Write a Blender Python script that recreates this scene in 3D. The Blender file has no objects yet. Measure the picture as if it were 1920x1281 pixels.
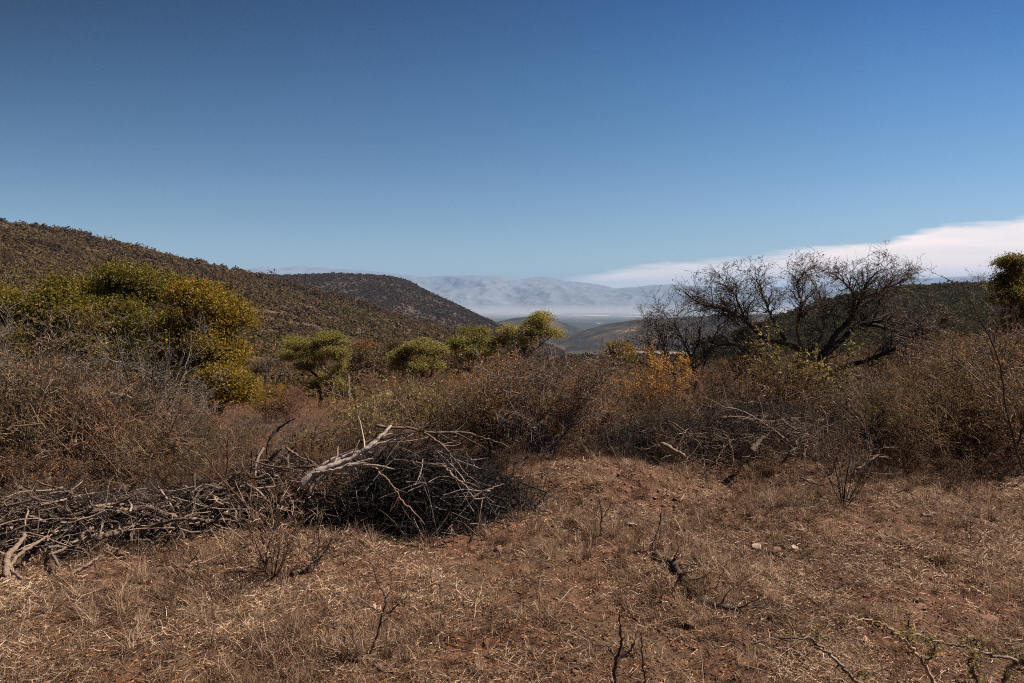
import bpy, math
import numpy as np
from mathutils import Vector

# ------------------------------------------------------------------ camera, sky, sun, exposure
sc = bpy.context.scene
col = sc.collection
F = 1280.0                      # focal length in photo pixels (24 mm on 36 mm)
CAMZ = 2.6
PITCH = math.atan(75.5 / F)
cam_d = bpy.data.cameras.new("camera"); cam_d.lens = 24; cam_d.sensor_width = 36
cam_d.clip_start = 0.05; cam_d.clip_end = 200000
cam = bpy.data.objects.new("camera", cam_d); col.objects.link(cam)
cam.location = (0, 0, CAMZ); cam.rotation_euler = (math.radians(90) - PITCH, 0, 0)
sc.camera = cam

SUN_EL = math.radians(48); SUN_AZ = math.radians(78)     # azimuth measured from +Y (view) towards +X (right)
sd = bpy.data.lights.new("sun", 'SUN'); sd.energy = 5.0; sd.angle = math.radians(0.5); sd.color = (1.0, .89, .76)
sun = bpy.data.objects.new("sun", sd); col.objects.link(sun)
sv = Vector((math.sin(SUN_AZ) * math.cos(SUN_EL), math.cos(SUN_AZ) * math.cos(SUN_EL), math.sin(SUN_EL)))
sun.rotation_euler = sv.to_track_quat('Z', 'Y').to_euler(); sun.location = sv * 50

class NT:
    """tiny node-tree helper"""
    def __init__(s, t): s.t = t; t.nodes.clear()
    def n(s, kind, ins=None, **kw):
        nd = s.t.nodes.new(kind)
        for k, v in kw.items(): setattr(nd, k, v)
        for k, v in (ins or {}).items():
            sock = nd.inputs[k]
            if hasattr(v, 'is_output') or isinstance(v, bpy.types.NodeSocket): s.t.links.new(v, sock)
            else: sock.default_value = v
        return nd
    def m(s, op, a, b=0.0, c=0.0, clamp=False):
        nd = s.t.nodes.new('ShaderNodeMath'); nd.operation = op; nd.use_clamp = clamp
        for i, v in enumerate((a, b, c)):
            if isinstance(v, bpy.types.NodeSocket): s.t.links.new(v, nd.inputs[i])
            else: nd.inputs[i].default_value = v
        return nd.outputs[0]
    def ramp(s, fac, stops, interp='LINEAR'):
        nd = s.t.nodes.new('ShaderNodeValToRGB'); cr = nd.color_ramp; cr.interpolation = interp
        while len(cr.elements) < len(stops): cr.elements.new(0.5)
        for e, (p, c) in zip(cr.elements, stops):
            e.position = p; e.color = (c[0], c[1], c[2], 1) if hasattr(c, '__len__') else (c, c, c, 1)
        s.t.links.new(fac, nd.inputs[0]); return nd.outputs[0]
    def mix(s, fac, a, b, mode='MIX'):
        nd = s.t.nodes.new('ShaderNodeMix'); nd.data_type = 'RGBA'; nd.blend_type = mode
        for i, v in ((0, fac), (6, a), (7, b)):
            if isinstance(v, bpy.types.NodeSocket): s.t.links.new(v, nd.inputs[i])
            else: nd.inputs[i].default_value = v if i == 0 else (v[0], v[1], v[2], 1)
        return nd.outputs[2]

world = bpy.data.worlds.new("World"); sc.world = world; world.use_nodes = True
w = NT(world.node_tree)
sky = w.n('ShaderNodeTexSky', sky_type='NISHITA')
sky.sun_disc = False; sky.sun_elevation = SUN_EL; sky.sun_rotation = SUN_AZ
sky.altitude = 900; sky.air_density = 1.0; sky.dust_density = 0.3; sky.ozone_density = 3.0
tc = w.n('ShaderNodeTexCoord')
sep = w.n('ShaderNodeSeparateXYZ', {0: tc.outputs['Generated']})
X, Y_, Z = sep.outputs
ys = w.m('MAXIMUM', Y_, 0.05)
A = w.m('DIVIDE', X, ys); E = w.m('DIVIDE', Z, ys)
cv = w.n('ShaderNodeCombineXYZ', {0: w.m('MULTIPLY', A, 3.2), 1: w.m('MULTIPLY', E, 30.0), 2: 0.0})
nz = w.n('ShaderNodeTexNoise', {'Vector': cv.outputs[0], 'Scale': 2.0, 'Detail': 6.0, 'Roughness': .6})
nz2 = w.n('ShaderNodeTexNoise', {'Vector': cv.outputs[0], 'Scale': 1.1, 'Detail': 4.0, 'Roughness': .5})
# height of the cloud bank's upper edge against azimuth (tan values)
edge = w.ramp(w.m('DIVIDE', A, 1.5), [(0.0, 0.0), (.035, .015), (.045, .035), (.10, .049), (.18, .060), (.28, .078), (.36, .088), (.42, .117), (.5, .125), (1.0, .14)])
d = w.m('ADD', w.m('SUBTRACT', edge, E), w.m('MULTIPLY', w.m('SUBTRACT', nz.outputs['Fac'], .5), .034))
msk = w.m('MULTIPLY', w.m('SMOOTH_MIN', w.m('MAXIMUM', w.m('DIVIDE', d, .013), 0.0), 1.0, .2), w.m('GREATER_THAN', Y_, 0.02), clamp=True)
dens = w.ramp(nz2.outputs['Fac'], [(.3, .66), (.62, 1.0)])
msk = w.m('MULTIPLY', msk, w.m('MULTIPLY', w.m('MINIMUM', w.m('MAXIMUM', w.m('MULTIPLY', A, 7.0), 1.0), 1.0), dens), clamp=True)
cloudc = w.n('ShaderNodeRGB'); cloudc.outputs[0].default_value = (19.6, 15.4, 13.1, 1)
skyc = w.n('ShaderNodeHueSaturation', {'Hue': .5, 'Saturation': 1.2, 'Value': .90, 'Color': sky.outputs[0]})
ev = w.ramp(w.m('MULTIPLY', E, 1.6, clamp=True), [(0.0, (1.35, 1.22, 1.14)), (.25, (1.26, 1.20, 1.16)), (.5, (.80, 1.0, 1.10)), (.85, (.06, .46, .84)), (1.0, (.02, .40, .78))])
# the clear sky is deeper on the side away from the sun
az = w.m('SUBTRACT', 1.0, w.m('MULTIPLY', w.m('MULTIPLY', w.m('SUBTRACT', .55, A), .60), w.m('MULTIPLY', E, 1.9, clamp=True)), clamp=True)
skyd = w.mix(1.0, w.mix(1.0, skyc.outputs[0], ev, 'MULTIPLY'), az, 'MULTIPLY')
bgc = w.mix(msk, skyd, cloudc.outputs[0])
bg = w.n('ShaderNodeBackground', {'Color': bgc, 'Strength': 0.05})
w.n('ShaderNodeOutputWorld', {'Surface': bg.outputs[0]})
sc.view_settings.view_transform = 'Standard'; sc.view_settings.look = 'None'
sc.view_settings.exposure = 0.85; sc.view_settings.gamma = 1.0
try:
    sc.cycles.use_denoising = False; sc.cycles.denoiser = 'OPENIMAGEDENOISE'; sc.cycles.denoising_input_passes = 'RGB_ALBEDO_NORMAL'; sc.cycles.denoising_prefilter = 'ACCURATE'
    sc.cycles.filter_width = 1.05
    sc.cycles.max_bounces = 5; sc.cycles.diffuse_bounces = 2; sc.cycles.transmission_bounces = 2; sc.cycles.glossy_bounces = 1
    sc.cycles.transparent_max_bounces = 8; sc.cycles.volume_bounces = 0
    world.cycles.sampling_method = 'NONE'
except Exception: pass

# ------------------------------------------------------------------ numpy helpers
def R(seed): return np.random.default_rng(seed)
def norm(v): return v / np.maximum(np.linalg.norm(v, axis=-1, keepdims=True), 1e-9)
def at(px, py, Yd):
    xr = (px - 960) / F; up = -(py - 640.5) / F
    c, s = math.cos(PITCH), math.sin(PITCH)
    dy = c + s * up; dz = -s + c * up
    return np.array([xr / dy * Yd, Yd, CAMZ + dz / dy * Yd])
def _h(ix, iy, seed):
    n = (ix.astype(np.int64) * 374761393 + iy.astype(np.int64) * 668265263 + seed * 982451653) & 0xffffffff
    n = ((n ^ (n >> 13)) * 1274126177) & 0xffffffff
    n = n ^ (n >> 16)
    return (n & 0xffff) / 65535.0
def vn(x, y, seed=0):
    ix = np.floor(x); iy = np.floor(y); fx = x - ix; fy = y - iy
    fx = fx * fx * (3 - 2 * fx); fy = fy * fy * (3 - 2 * fy)
    a = _h(ix, iy, seed); b = _h(ix + 1, iy, seed); c = _h(ix, iy + 1, seed); d = _h(ix + 1, iy + 1, seed)
    return (a * (1 - fx) + b * fx) * (1 - fy) + (c * (1 - fx) + d * fx) * fy
def fbm(x, y, o=4, seed=0):
    x = np.asarray(x, float); y = np.asarray(y, float)
    v = 0; a = .5
    for i in range(o):
        v = v + a * (vn(x, y, seed + i * 17) - .5); x = x * 2.03; y = y * 2.03; a *= .5
    return v
def sst(a, b, x):
    t = np.clip((x - a) / (b - a), 0, 1); return t * t * (3 - 2 * t)

U_E = [-1.5, -.75, -.45, -.3, 0, .1, .25, .45, .9]
Y_E = [7.5, 7.7, 8.4, 8.6, 10.6, 13, 17, 22, 30]
def gz(x, y):
    """height of the ground"""
    x = np.asarray(x, float); y = np.asarray(y, float)
    yy = np.maximum(y, .1); u = x / np.maximum(yy, 3)
    ye = np.interp(u, U_E, Y_E)
    t = np.maximum(yy - ye, 0)
    z = -.13 * t * t / (t + 3.0)                    # the slope below the clearing
    zb = np.interp(yy, [0, 60, 120, 300, 700, 4000, 5600, 1e6], [0, -6.4, -13, -27, -62, -300, -400, -400])
    k = sst(45, 110, yy)
    z = z * (1 - k) + zb * k
    far = sst(60, 400, yy)
    z = z + fbm(x / 60, y / 60, 3, 5) * 5 * sst(40, 200, yy) * (1 - sst(5000, 7000, yy))
    z = z + fbm(x / 700, y / 700, 3, 9) * 36 * sst(900, 3000, yy) * (1 - sst(5000, 7000, yy))
    nr = 1 - sst(25, 80, yy)
    z = z + nr * (fbm(x / 2.2, y / 2.2, 3, 1) * .22 + fbm(x / .45, y / .45, 4, 2) * .17 + fbm(x / .12, y / .12, 2, 3) * .055)
    # low earth mound right of the brush pile, and the hollow the pile lies in
    z = z + .24 * np.exp(-(((x - 1.0) / 1.3) ** 2 + ((y - 9.6) / 1.1) ** 2))
    z = z - .30 * np.exp(-(((x + 1.2) / 1.4) ** 2 + ((y - 8.9) / .6) ** 2))
    z = z - .28 * np.exp(-(((x - 3.2) / .9) ** 2 + ((y - 9.6) / .6) ** 2))
    z = z + fbm(x / .3, y / .3, 4, 44) * .42 * np.exp(-(((x - 1.9) / .8) ** 2 + ((y - 9.1) / .6) ** 2))
    z = z - .10 * np.exp(-(((x - 1.45) / .35) ** 2 + ((y - 5.75) / .3) ** 2))
    z = z + .12 * np.exp(-(((x - 1.6) / .4) ** 2 + ((y - 6.1) / .9) ** 2))
    # knoll with brown trees in the middle distance
    z = z + 5.5 * np.exp(-(((x + 24) / 26) ** 2 + ((y - 165) / 45) ** 2))
    return z
def on_ground(px, py, lift=0.0):
    """world point where the ray through a photo pixel meets the near ground"""
    d = at(px, py, 1.0) - np.array([0, 0, CAMZ]); lo = 1.5
    for Yd in np.arange(2.0, 60, .04):
        p = np.array([0, 0, CAMZ]) + d * Yd
        if p[2] <= float(gz(p[0], p[1])) + lift: return p
    return np.array([0, 0, CAMZ]) + d * 20

def make_mesh(name, V, faces, rnd=None, smooth=False, mat=None):
    """V (N,3); faces: list of int arrays (M,k)"""
    me = bpy.data.meshes.new(name)
    V = np.ascontiguousarray(V, np.float32)
    if not isinstance(faces, list): faces = [faces]
    faces = [f for f in faces if len(f)]
    loops = np.concatenate([f.ravel() for f in faces]).astype(np.int32)
    tot = np.concatenate([np.full(len(f), f.shape[1], np.int32) for f in faces])
    st = np.concatenate([[0], np.cumsum(tot)[:-1]]).astype(np.int32)
    me.vertices.add(len(V)); me.vertices.foreach_set('co', V.ravel())
    me.loops.add(len(loops)); me.loops.foreach_set('vertex_index', loops)
    me.polygons.add(len(tot)); me.polygons.foreach_set('loop_start', st)
    try: me.polygons.foreach_set('loop_total', tot)
    except Exception: pass
    if smooth: me.polygons.foreach_set('use_smooth', np.ones(len(tot), bool))
    me.update(calc_edges=True)
    if rnd is not None:
        a = me.attributes.new('rnd', 'FLOAT', 'POINT'); a.data.foreach_set('value', np.ascontiguousarray(rnd, np.float32))
    if mat: me.materials.append(mat)
    return me

class Geo:
    def __init__(s): s.V = []; s.Q = []; s.A = []; s.n = 0
    def raw(s, V, Q, A):
        s.V.append(V.reshape(-1, 3)); s.Q.append(Q + s.n); s.A.append(A.ravel()); s.n += len(s.V[-1])
    def chains(s, pts, rad, k=3, rnd=None, rng=None, lump=0.0):
        N, n = pts.shape[:2]
        if N == 0: return
        T = np.empty_like(pts); T[:, 1:-1] = pts[:, 2:] - pts[:, :-2]; T[:, 0] = pts[:, 1] - pts[:, 0]; T[:, -1] = pts[:, -1] - pts[:, -2]
        T = norm(T); ax = np.argmin(np.abs(pts[:, -1] - pts[:, 0]), axis=1)
        ref = np.eye(3)[ax][:, None, :]
        U = norm(np.cross(T, np.broadcast_to(ref, T.shape))); W = np.cross(T, U)
        a = np.arange(k) / k * 2 * math.pi
        rr = rad[:, :, None] * np.ones(k)
        if lump and rng is not None:
            rr = rr * (1 + lump * rng.normal(0, 1, (N, 1, k)) + lump * .6 * rng.normal(0, 1, (N, n, k)))
        V = pts[:, :, None, :] + rr[..., None] * (np.cos(a)[None, None, :, None] * U[:, :, None, :] + np.sin(a)[None, None, :, None] * W[:, :, None, :])
        idx = np.arange(N * n * k).reshape(N, n, k)
        q = np.stack([idx[:, :-1], np.roll(idx, -1, 2)[:, :-1], np.roll(idx, -1, 2)[:, 1:], idx[:, 1:]], -1).reshape(-1, 4)
        if rnd is None: rnd = (rng or R(0)).random(N)
        A_ = np.broadcast_to(np.asarray(rnd).reshape(N, 1, 1), (N, n, k))
        s.raw(V, q, A_)
    def leaves(s, pos, size, rng, aspect=.4, rnd=None, droop=0.0, flat=0.0, axis=None, out=None, outw=2.0):
        """diamond leaves, slightly folded along the midrib"""
        N = len(pos)
        if N == 0: return
        d = rng.normal(0, 1, (N, 3)) if axis is None else axis + rng.normal(0, .5, (N, 3))
        d[:, 2] = d[:, 2] * (1 - flat) - droop; d = norm(d)
        nrm = rng.normal(0, 1, (N, 3)); nrm[:, 2] += flat * 2.5
        if out is not None: nrm = nrm + out * outw; d = norm(np.cross(nrm, rng.normal(0, 1, (N, 3))))
        sd_ = norm(np.cross(d, nrm)); nn = np.cross(sd_, d)
        L = (size * rng.uniform(.6, 1.3, N))[:, None]; Wd = L * aspect * .5
        V = np.stack([pos, pos + d * L * .45 + sd_ * Wd + nn * Wd * .5, pos + d * L, pos + d * L * .45 - sd_ * Wd + nn * Wd * .5], 1)
        if rnd is None: rnd = rng.random(N)
        s.raw(V, np.arange(4 * N).reshape(N, 4), np.broadcast_to(np.asarray(rnd).reshape(N, 1), (N, 4)))
    def ribbons(s, pts, wid, rng, rnd):
        """flat tapering blades"""
        N, n = pts.shape[:2]
        side = norm(np.cross(pts[:, -1] - pts[:, 0], rng.normal(0, 1, (N, 3))))
        wv = wid[:, None] * np.linspace(1, .15, n)[None]
        V = np.stack([pts + side[:, None] * wv[..., None], pts - side[:, None] * wv[..., None]], 2)
        idx = np.arange(N * n * 2).reshape(N, n, 2)
        q = np.stack([idx[:, :-1, 0], idx[:, :-1, 1], idx[:, 1:, 1], idx[:, 1:, 0]], -1).reshape(-1, 4)
        s.raw(V, q, np.broadcast_to(rnd.reshape(N, 1, 1), (N, n, 2)))
    def mesh(s, name, mat, smooth=False, off=None):
        V = np.concatenate(s.V)
        if off is not None: V = V - off
        return make_mesh(name, V, np.concatenate(s.Q), np.concatenate(s.A), smooth, mat)

def grow(rng, p0, d0, L, n, wander, up=0.0, sag=None):
    N = len(p0); L = np.broadcast_to(np.asarray(L, float), (N,)); step = (L / (n - 1))[:, None]
    d = norm(d0); p = p0.copy(); out = [p0]
    for i in range(n - 1):
        p = p + d * step; out.append(p)
        d = d + rng.normal(0, wander, (N, 3)); d[:, 2] += up; d = norm(d)
    return np.stack(out, 1)
def taper(r0, n, end=.25):
    return np.asarray(r0)[:, None] * np.linspace(1, end, n)[None]
def spawn(rng, pts, rad, m, t0=.25, t1=1.0, ang=45, spread=15):
    N, n = pts.shape[:2]
    t = rng.uniform(t0, t1, (N, m)) * (n - 1.001); i = t.astype(int); f = (t - i)[..., None]
    ar = np.arange(N)[:, None]
    p = pts[ar, i] * (1 - f) + pts[ar, i + 1] * f
    T = norm(pts[ar, i + 1] - pts[ar, i]); r = rad[ar, i] * (1 - f[..., 0]) + rad[ar, i + 1] * f[..., 0]
    pr = norm(np.cross(T, rng.normal(0, 1, T.shape)))
    a = np.radians(ang + rng.normal(0, spread, (N, m)))[..., None]
    d = np.cos(a) * T + np.sin(a) * pr
    return p.reshape(-1, 3), d.reshape(-1, 3), r.reshape(-1), (t / (n - 1)).reshape(-1)
def curve(pts, n, rng=None, jit=0.0):
    """resample a traced polyline smoothly to n points"""
    pts = np.asarray(pts, float); m = len(pts)
    s_ = np.concatenate([[0], np.cumsum(np.linalg.norm(np.diff(pts, axis=0), axis=1))]); t = np.linspace(0, s_[-1], n)
    if m > 2:
        tg = np.gradient(pts, s_, axis=0); i = np.clip(np.searchsorted(s_, t, side='right') - 1, 0, m - 2)
        h = (s_[i + 1] - s_[i]); x = ((t - s_[i]) / h)[:, None]; h = h[:, None]
        o = (2*x**3-3*x**2+1)*pts[i] + (x**3-2*x**2+x)*h*tg[i] + (-2*x**3+3*x**2)*pts[i+1] + (x**3-x**2)*h*tg[i+1]
    else: o = np.stack([np.interp(t, s_, pts[:, k]) for k in range(3)], 1)
    if rng is not None and jit: o[1:-1] += rng.normal(0, jit, (n - 2, 3))
    return o

# ------------------------------------------------------------------ materials
def new_mat(name):
    m = bpy.data.materials.new(name); m.use_nodes = True; return m, NT(m.node_tree)
def leaf_mat(name, stops, trans=.35, rough=.6, spec=.35):
    m, t = new_mat(name)
    at_ = t.n('ShaderNodeAttribute', attribute_name='rnd')
    oi = t.n('ShaderNodeObjectInfo')
    f = t.m('ADD', at_.outputs['Fac'], t.m('MULTIPLY', t.m('SUBTRACT', oi.outputs['Random'], .5), .18), clamp=True)
    c = t.ramp(f, stops)
    b = t.n('ShaderNodeBsdfPrincipled', {'Base Color': c, 'Roughness': rough, 'Specular IOR Level': spec})
    tr = t.n('ShaderNodeBsdfTranslucent', {'Color': c})
    mx = t.n('ShaderNodeMixShader', {0: trans, 1: b.outputs[0], 2: tr.outputs[0]})
    t.n('ShaderNodeOutputMaterial', {'Surface': mx.outputs[0]}); return m
def bark_mat(name, stops, scale=30, rough=.85, bump=.6, stretch=None):
    m, t = new_mat(name)
    at_ = t.n('ShaderNodeAttribute', attribute_name='rnd')
    tcd = t.n('ShaderNodeTexCoord')
    nz_ = t.n('ShaderNodeTexNoise', {'Vector': tcd.outputs['Object'], 'Scale': scale, 'Detail': 5.0, 'Roughness': .65})
    f = t.m('ADD', t.m('MULTIPLY', at_.outputs['Fac'], .62), t.m('MULTIPLY', t.m('SUBTRACT', nz_.outputs['Fac'], .28), .9), clamp=True)
    c = t.ramp(f, stops)
    bp = t.n('ShaderNodeBump', {'Strength': bump, 'Distance': .01, 'Height': nz_.outputs['Fac']})
    b = t.n('ShaderNodeBsdfPrincipled', {'Base Color': c, 'Roughness': rough, 'Specular IOR Level': .3, 'Normal': bp.outputs[0]})
    t.n('ShaderNodeOutputMaterial', {'Surface': b.outputs[0]}); return m

M = {}
M['twig'] = bark_mat('twig_bark', [(0, (.020, .012, .007)), (.4, (.085, .049, .030)), (.65, (.27, .175, .115)), (.9, (.62, .46, .34))], 14)
M['twig_red'] = bark_mat('reddish_twig_bark', [(0, (.025, .012, .007)), (.45, (.12, .058, .032)), (.9, (.48, .29, .18))], 14)
M['dark'] = bark_mat('dark_bark', [(0, (.015, .010, .008)), (.45, (.055, .038, .028)), (.7, (.18, .13, .10)), (.95, (.38, .30, .24))], 18)
M['grey'] = bark_mat('grey_bark', [(0, (.04, .033, .03)), (.45, (.12, .10, .09)), (1, (.38, .33, .30))], 12)
M['dead'] = bark_mat('weathered_dead_wood', [(0, (.03, .02, .015)), (.35, (.10, .066, .047)), (.65, (.24, .17, .125)), (1, (.50, .39, .31))], 34, bump=1.0)
M['bleach'] = bark_mat('bleached_dead_wood', [(0, (.06, .043, .034)), (.3, (.20, .15, .12)), (.6, (.42, .34, .285)), (1, (.66, .56, .48))], 40, bump=1.0)
M['pile_shade_wood'] = bark_mat('shade_dark_brushwood', [(0, (.006, .0045, .004)), (.5, (.018, .013, .011)), (.75, (.06, .045, .036)), (.95, (.40, .32, .27))], 10)  # near black because shade within the heaps is put into the colour
M['green'] = leaf_mat('olive_foliage', [(0, (.035, .038, .006)), (.35, (.095, .088, .012)), (.65, (.20, .15, .018)), (.88, (.36, .21, .028)), (1, (.50, .26, .05))], .45)
M['gold'] = leaf_mat('golden_olive_foliage', [(0, (.06, .055, .007)), (.35, (.17, .13, .013)), (.7, (.34, .20, .018)), (1, (.55, .26, .035))], .45)
M['lime'] = leaf_mat('yellow_green_foliage', [(0, (.07, .065, .010)), (.4, (.17, .155, .032)), (.8, (.33, .27, .075)), (1, (.46, .36, .13))], .45)
M['tan'] = leaf_mat('dry_tan_leaves', [(0, (.05, .038, .014)), (.4, (.11, .085, .028)), (.75, (.26, .18, .07)), (1, (.60, .46, .27))], .35)
M['orange'] = leaf_mat('orange_yellow_leaves', [(0, (.16, .07, .012)), (.35, (.40, .17, .02)), (.7, (.60, .30, .03)), (1, (.72, .44, .10))], .4)
M['yellow'] = leaf_mat('yellow_green_leaves', [(0, (.07, .06, .012)), (.5, (.20, .155, .035)), (1, (.50, .37, .10))], .4)
M['rust'] = leaf_mat('rusty_brown_leaves', [(0, (.05, .022, .010)), (.45, (.20, .082, .024)), (.75, (.43, .18, .045)), (1, (.62, .33, .10))], .4)
M['rose'] = leaf_mat('rose_brown_leaves', [(0, (.09, .042, .03)), (.5, (.22, .105, .07)), (1, (.42, .25, .17))], .3)
M['brown'] = leaf_mat('brown_foliage', [(0, (.035, .024, .012)), (.4, (.085, .055, .024)), (.75, (.16, .10, .04)), (1, (.30, .19, .075))], .3)
M['feather'] = leaf_mat('dull_olive_feather_leaves', [(0, (.035, .028, .007)), (.45, (.10, .075, .016)), (.8, (.21, .14, .028)), (1, (.32, .20, .05))], .4)
M['scrub'] = leaf_mat('hill_scrub_foliage', [(0, (.058, .040, .024)), (.3, (.118, .078, .044)), (.5, (.145, .094, .048)), (.66, (.115, .084, .035)), (.82, (.12, .096, .036)), (.9, (.065, .066, .022)), (1, (.19, .145, .10))], .3, spec=.0, rough=1.0)
M['scrub2'] = leaf_mat('far_hill_scrub', [(0, (.055, .038, .028)), (.5, (.085, .060, .042)), (1, (.105, .082, .052))], .2, spec=.0, rough=1.0)
M['wood'] = leaf_mat('dark_woodland_foliage', [(0, (.030, .028, .012)), (.5, (.060, .052, .022)), (.85, (.095, .072, .030)), (1, (.12, .08, .04))], .25, spec=.0, rough=1.0)
M['straw'] = leaf_mat('dry_straw', [(0, (.05, .027, .014)), (.35, (.17, .10, .060)), (.65, (.44, .295, .185)), (1, (.84, .63, .45))], .25)

def ground_mat():
    m, t = new_mat('red_soil_ground')
    tcd = t.n('ShaderNodeTexCoord'); v = tcd.outputs['Object']
    a = t.n('ShaderNodeTexNoise', {'Vector': v, 'Scale': 1.1, 'Detail': 6.0, 'Roughness': .62})
    b = t.n('ShaderNodeTexNoise', {'Vector': v, 'Scale': 9.0, 'Detail': 8.0, 'Roughness': .7})
    c = t.n('ShaderNodeTexNoise', {'Vector': v, 'Scale': 70.0, 'Detail': 5.0, 'Roughness': .7})
    vo = t.n('ShaderNodeTexVoronoi', {'Vector': v, 'Scale': 38.0, 'Randomness': 1.0})
    soil = t.ramp(b.outputs['Fac'], [(.28, (.028, .014, .009)), (.5, (.115, .056, .034)), (.72, (.29, .15, .095))])
    dry = t.ramp(c.outputs['Fac'], [(.3, (.035, .023, .015)), (.55, (.12, .076, .048)), (.75, (.28, .19, .12))])
    near = t.mix(t.ramp(a.outputs['Fac'], [(.42, 0.0), (.6, 1.0)]), soil, dry)
    near = t.mix(t.ramp(vo.outputs['Distance'], [(.0, .5), (.35, 0.0)]), near, (.12, .07, .05))
    # far scrub land and the cultivated plain: patches of fields and woodland, by distance over the land
    sp = t.n('ShaderNodeSeparateXYZ', {0: v})
    fn = t.n('ShaderNodeTexNoise', {'Vector': v, 'Scale': .004, 'Detail': 9.0, 'Roughness': .6})
    vf = t.n('ShaderNodeVectorMath', {0: v, 1: (1.0, .55, 1.0)}, operation='MULTIPLY')
    fd = t.n('ShaderNodeTexVoronoi', {'Vector': vf.outputs[0], 'Scale': .0011, 'Randomness': .9})
    scr = t.ramp(fn.outputs['Fac'], [(.35, (.035, .032, .022)), (.55, (.075, .06, .045)), (.7, (.12, .09, .065))])
    fsep = t.n('ShaderNodeSeparateColor', {0: fd.outputs['Color']})
    field = t.ramp(fsep.outputs[0], [(.0, (.04, .045, .03)), (.5, (.06, .055, .04)), (.62, (.40, .27, .20)), (.7, (.07, .07, .045)), (.86, (.52, .42, .33)), (1, (.30, .22, .16))], 'CONSTANT')
    wood = t.n('ShaderNodeTexNoise', {'Vector': v, 'Scale': .0009, 'Detail': 7.0, 'Roughness': .65})
    far = t.mix(t.ramp(wood.outputs['Fac'], [(.44, 0.0), (.50, 1.0)]), scr, field)
    mr = t.n('ShaderNodeMapRange', {0: sp.outputs[1], 1: 2500.0, 2: 4200.0})
    land = t.mix(mr.outputs[0], scr, far)
    mr2 = t.n('ShaderNodeMapRange', {0: sp.outputs[1], 1: 60.0, 2: 260.0})
    base = t.mix(mr2.outputs[0], near, land)
    hgt = t.m('ADD', t.m('MULTIPLY', b.outputs['Fac'], .6), t.m('MULTIPLY', c.outputs['Fac'], .35))
    bp = t.n('ShaderNodeBump', {'Strength': .9, 'Distance': .035, 'Height': hgt})
    bs = t.n('ShaderNodeBsdfPrincipled', {'Base Color': base, 'Roughness': .95, 'Specular IOR Level': .1, 'Normal': bp.outputs[0]})
    t.n('ShaderNodeOutputMaterial', {'Surface': bs.outputs[0]}); return m
M['ground'] = ground_mat()
def hill_mat(name, stops, scale, det=9.0, bump=0, bscale=1.0):
    m, t = new_mat(name)
    tcd = t.n('ShaderNodeTexCoord'); v = tcd.outputs['Object']
    a = t.n('ShaderNodeTexNoise', {'Vector': v, 'Scale': scale, 'Detail': det, 'Roughness': .68})
    c = t.ramp(a.outputs['Fac'], stops)
    ins = {'Base Color': c, 'Roughness': .95, 'Specular IOR Level': .05}
    if bump:
        b = t.n('ShaderNodeTexNoise', {'Vector': v, 'Scale': bscale, 'Detail': 8.0, 'Roughness': .7})
        ins['Normal'] = t.n('ShaderNodeBump', {'Strength': 1.0, 'Distance': bump, 'Height': b.outputs['Fac']}).outputs[0]
    bs = t.n('ShaderNodeBsdfPrincipled', ins)
    t.n('ShaderNodeOutputMaterial', {'Surface': bs.outputs[0]}); return m
M['hill'] = hill_mat('scrub_hill_soil', [(.3, (.035, .025, .018)), (.5, (.085, .057, .04)), (.7, (.13, .09, .06))], .02)
M['hill2'] = hill_mat('far_hill_cover', [(.33, (.028, .028, .016)), (.5, (.066, .047, .036)), (.68, (.115, .08, .065))], .012, 10, 8, .03)
M['ridge'] = hill_mat('wooded_ridge_cover', [(.36, (.018, .017, .012)), (.5, (.05, .04, .028)), (.60, (.09, .065, .045)), (.70, (.34, .21, .145))], .0035, 14, 18, .012)
M['mount'] = hill_mat('haze_tinted_mountain_rock', [(.32, (.165, .17, .19)), (.5, (.205, .205, .22)), (.66, (.26, .25, .25))], .00035, 11, 120, .0012)  # bluish low contrast tone puts some distance haze into the rock colour

# ------------------------------------------------------------------ object helpers
def tag(o, label=None, cat=None, group=None, kind=None):
    if label: o['label'] = label
    if cat: o['category'] = cat
    if group: o['group'] = group
    if kind: o['kind'] = kind
    return o
def link(name, me, parent=None, loc=None):
    o = bpy.data.objects.new(name, me); col.objects.link(o)
    if loc is not None: o.location = [float(a) for a in loc]
    if parent is not None: o.parent = parent
    return o
def empty(name, loc, label, cat, group=None):
    o = link(name, None, None, loc); o.empty_display_size = .2
    return tag(o, label, cat, group)
def copy_tree(o, loc, rz, s, label=None, group=None):
    c = o.copy(); col.objects.link(c); c.location = [float(a) for a in loc]; c.rotation_euler = (0, 0, rz)
    c.scale = s if hasattr(s, '__len__') else (s, s, s)
    if label: c['label'] = label
    if group: c['group'] = group
    for ch in o.children:
        k = ch.copy(); col.objects.link(k); k.parent = c
    return c

# ------------------------------------------------------------------ the setting: ground
def build_ground():
    nc = 760
    rows = np.concatenate([np.linspace(-50, 2.0, 26)[:-1], 2.0 * np.exp(np.linspace(0, math.log(70000 / 2.0), 1350))])
    u = np.linspace(-1, 1, nc); u = np.sign(u) * (np.abs(u) ** 1.1)
    wv = np.sqrt(9.0 ** 2 + (1.25 * rows) ** 2)
    Xg = u[None, :] * wv[:, None]; Yg = np.repeat(rows[:, None], nc, 1)
    Zg = gz(Xg, Yg)
    n, m = Xg.shape; idx = np.arange(n * m).reshape(n, m)
    q = np.stack([idx[:-1, :-1], idx[:-1, 1:], idx[1:, 1:], idx[1:, :-1]], -1).reshape(-1, 4)
    me = make_mesh('ground', np.stack([Xg, Yg, Zg], -1).reshape(-1, 3), q, None, True, M['ground'])
    tag(link('ground', me), 'red brown soil falling away to the hazy valley floor', kind='structure')
build_ground()

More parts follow.
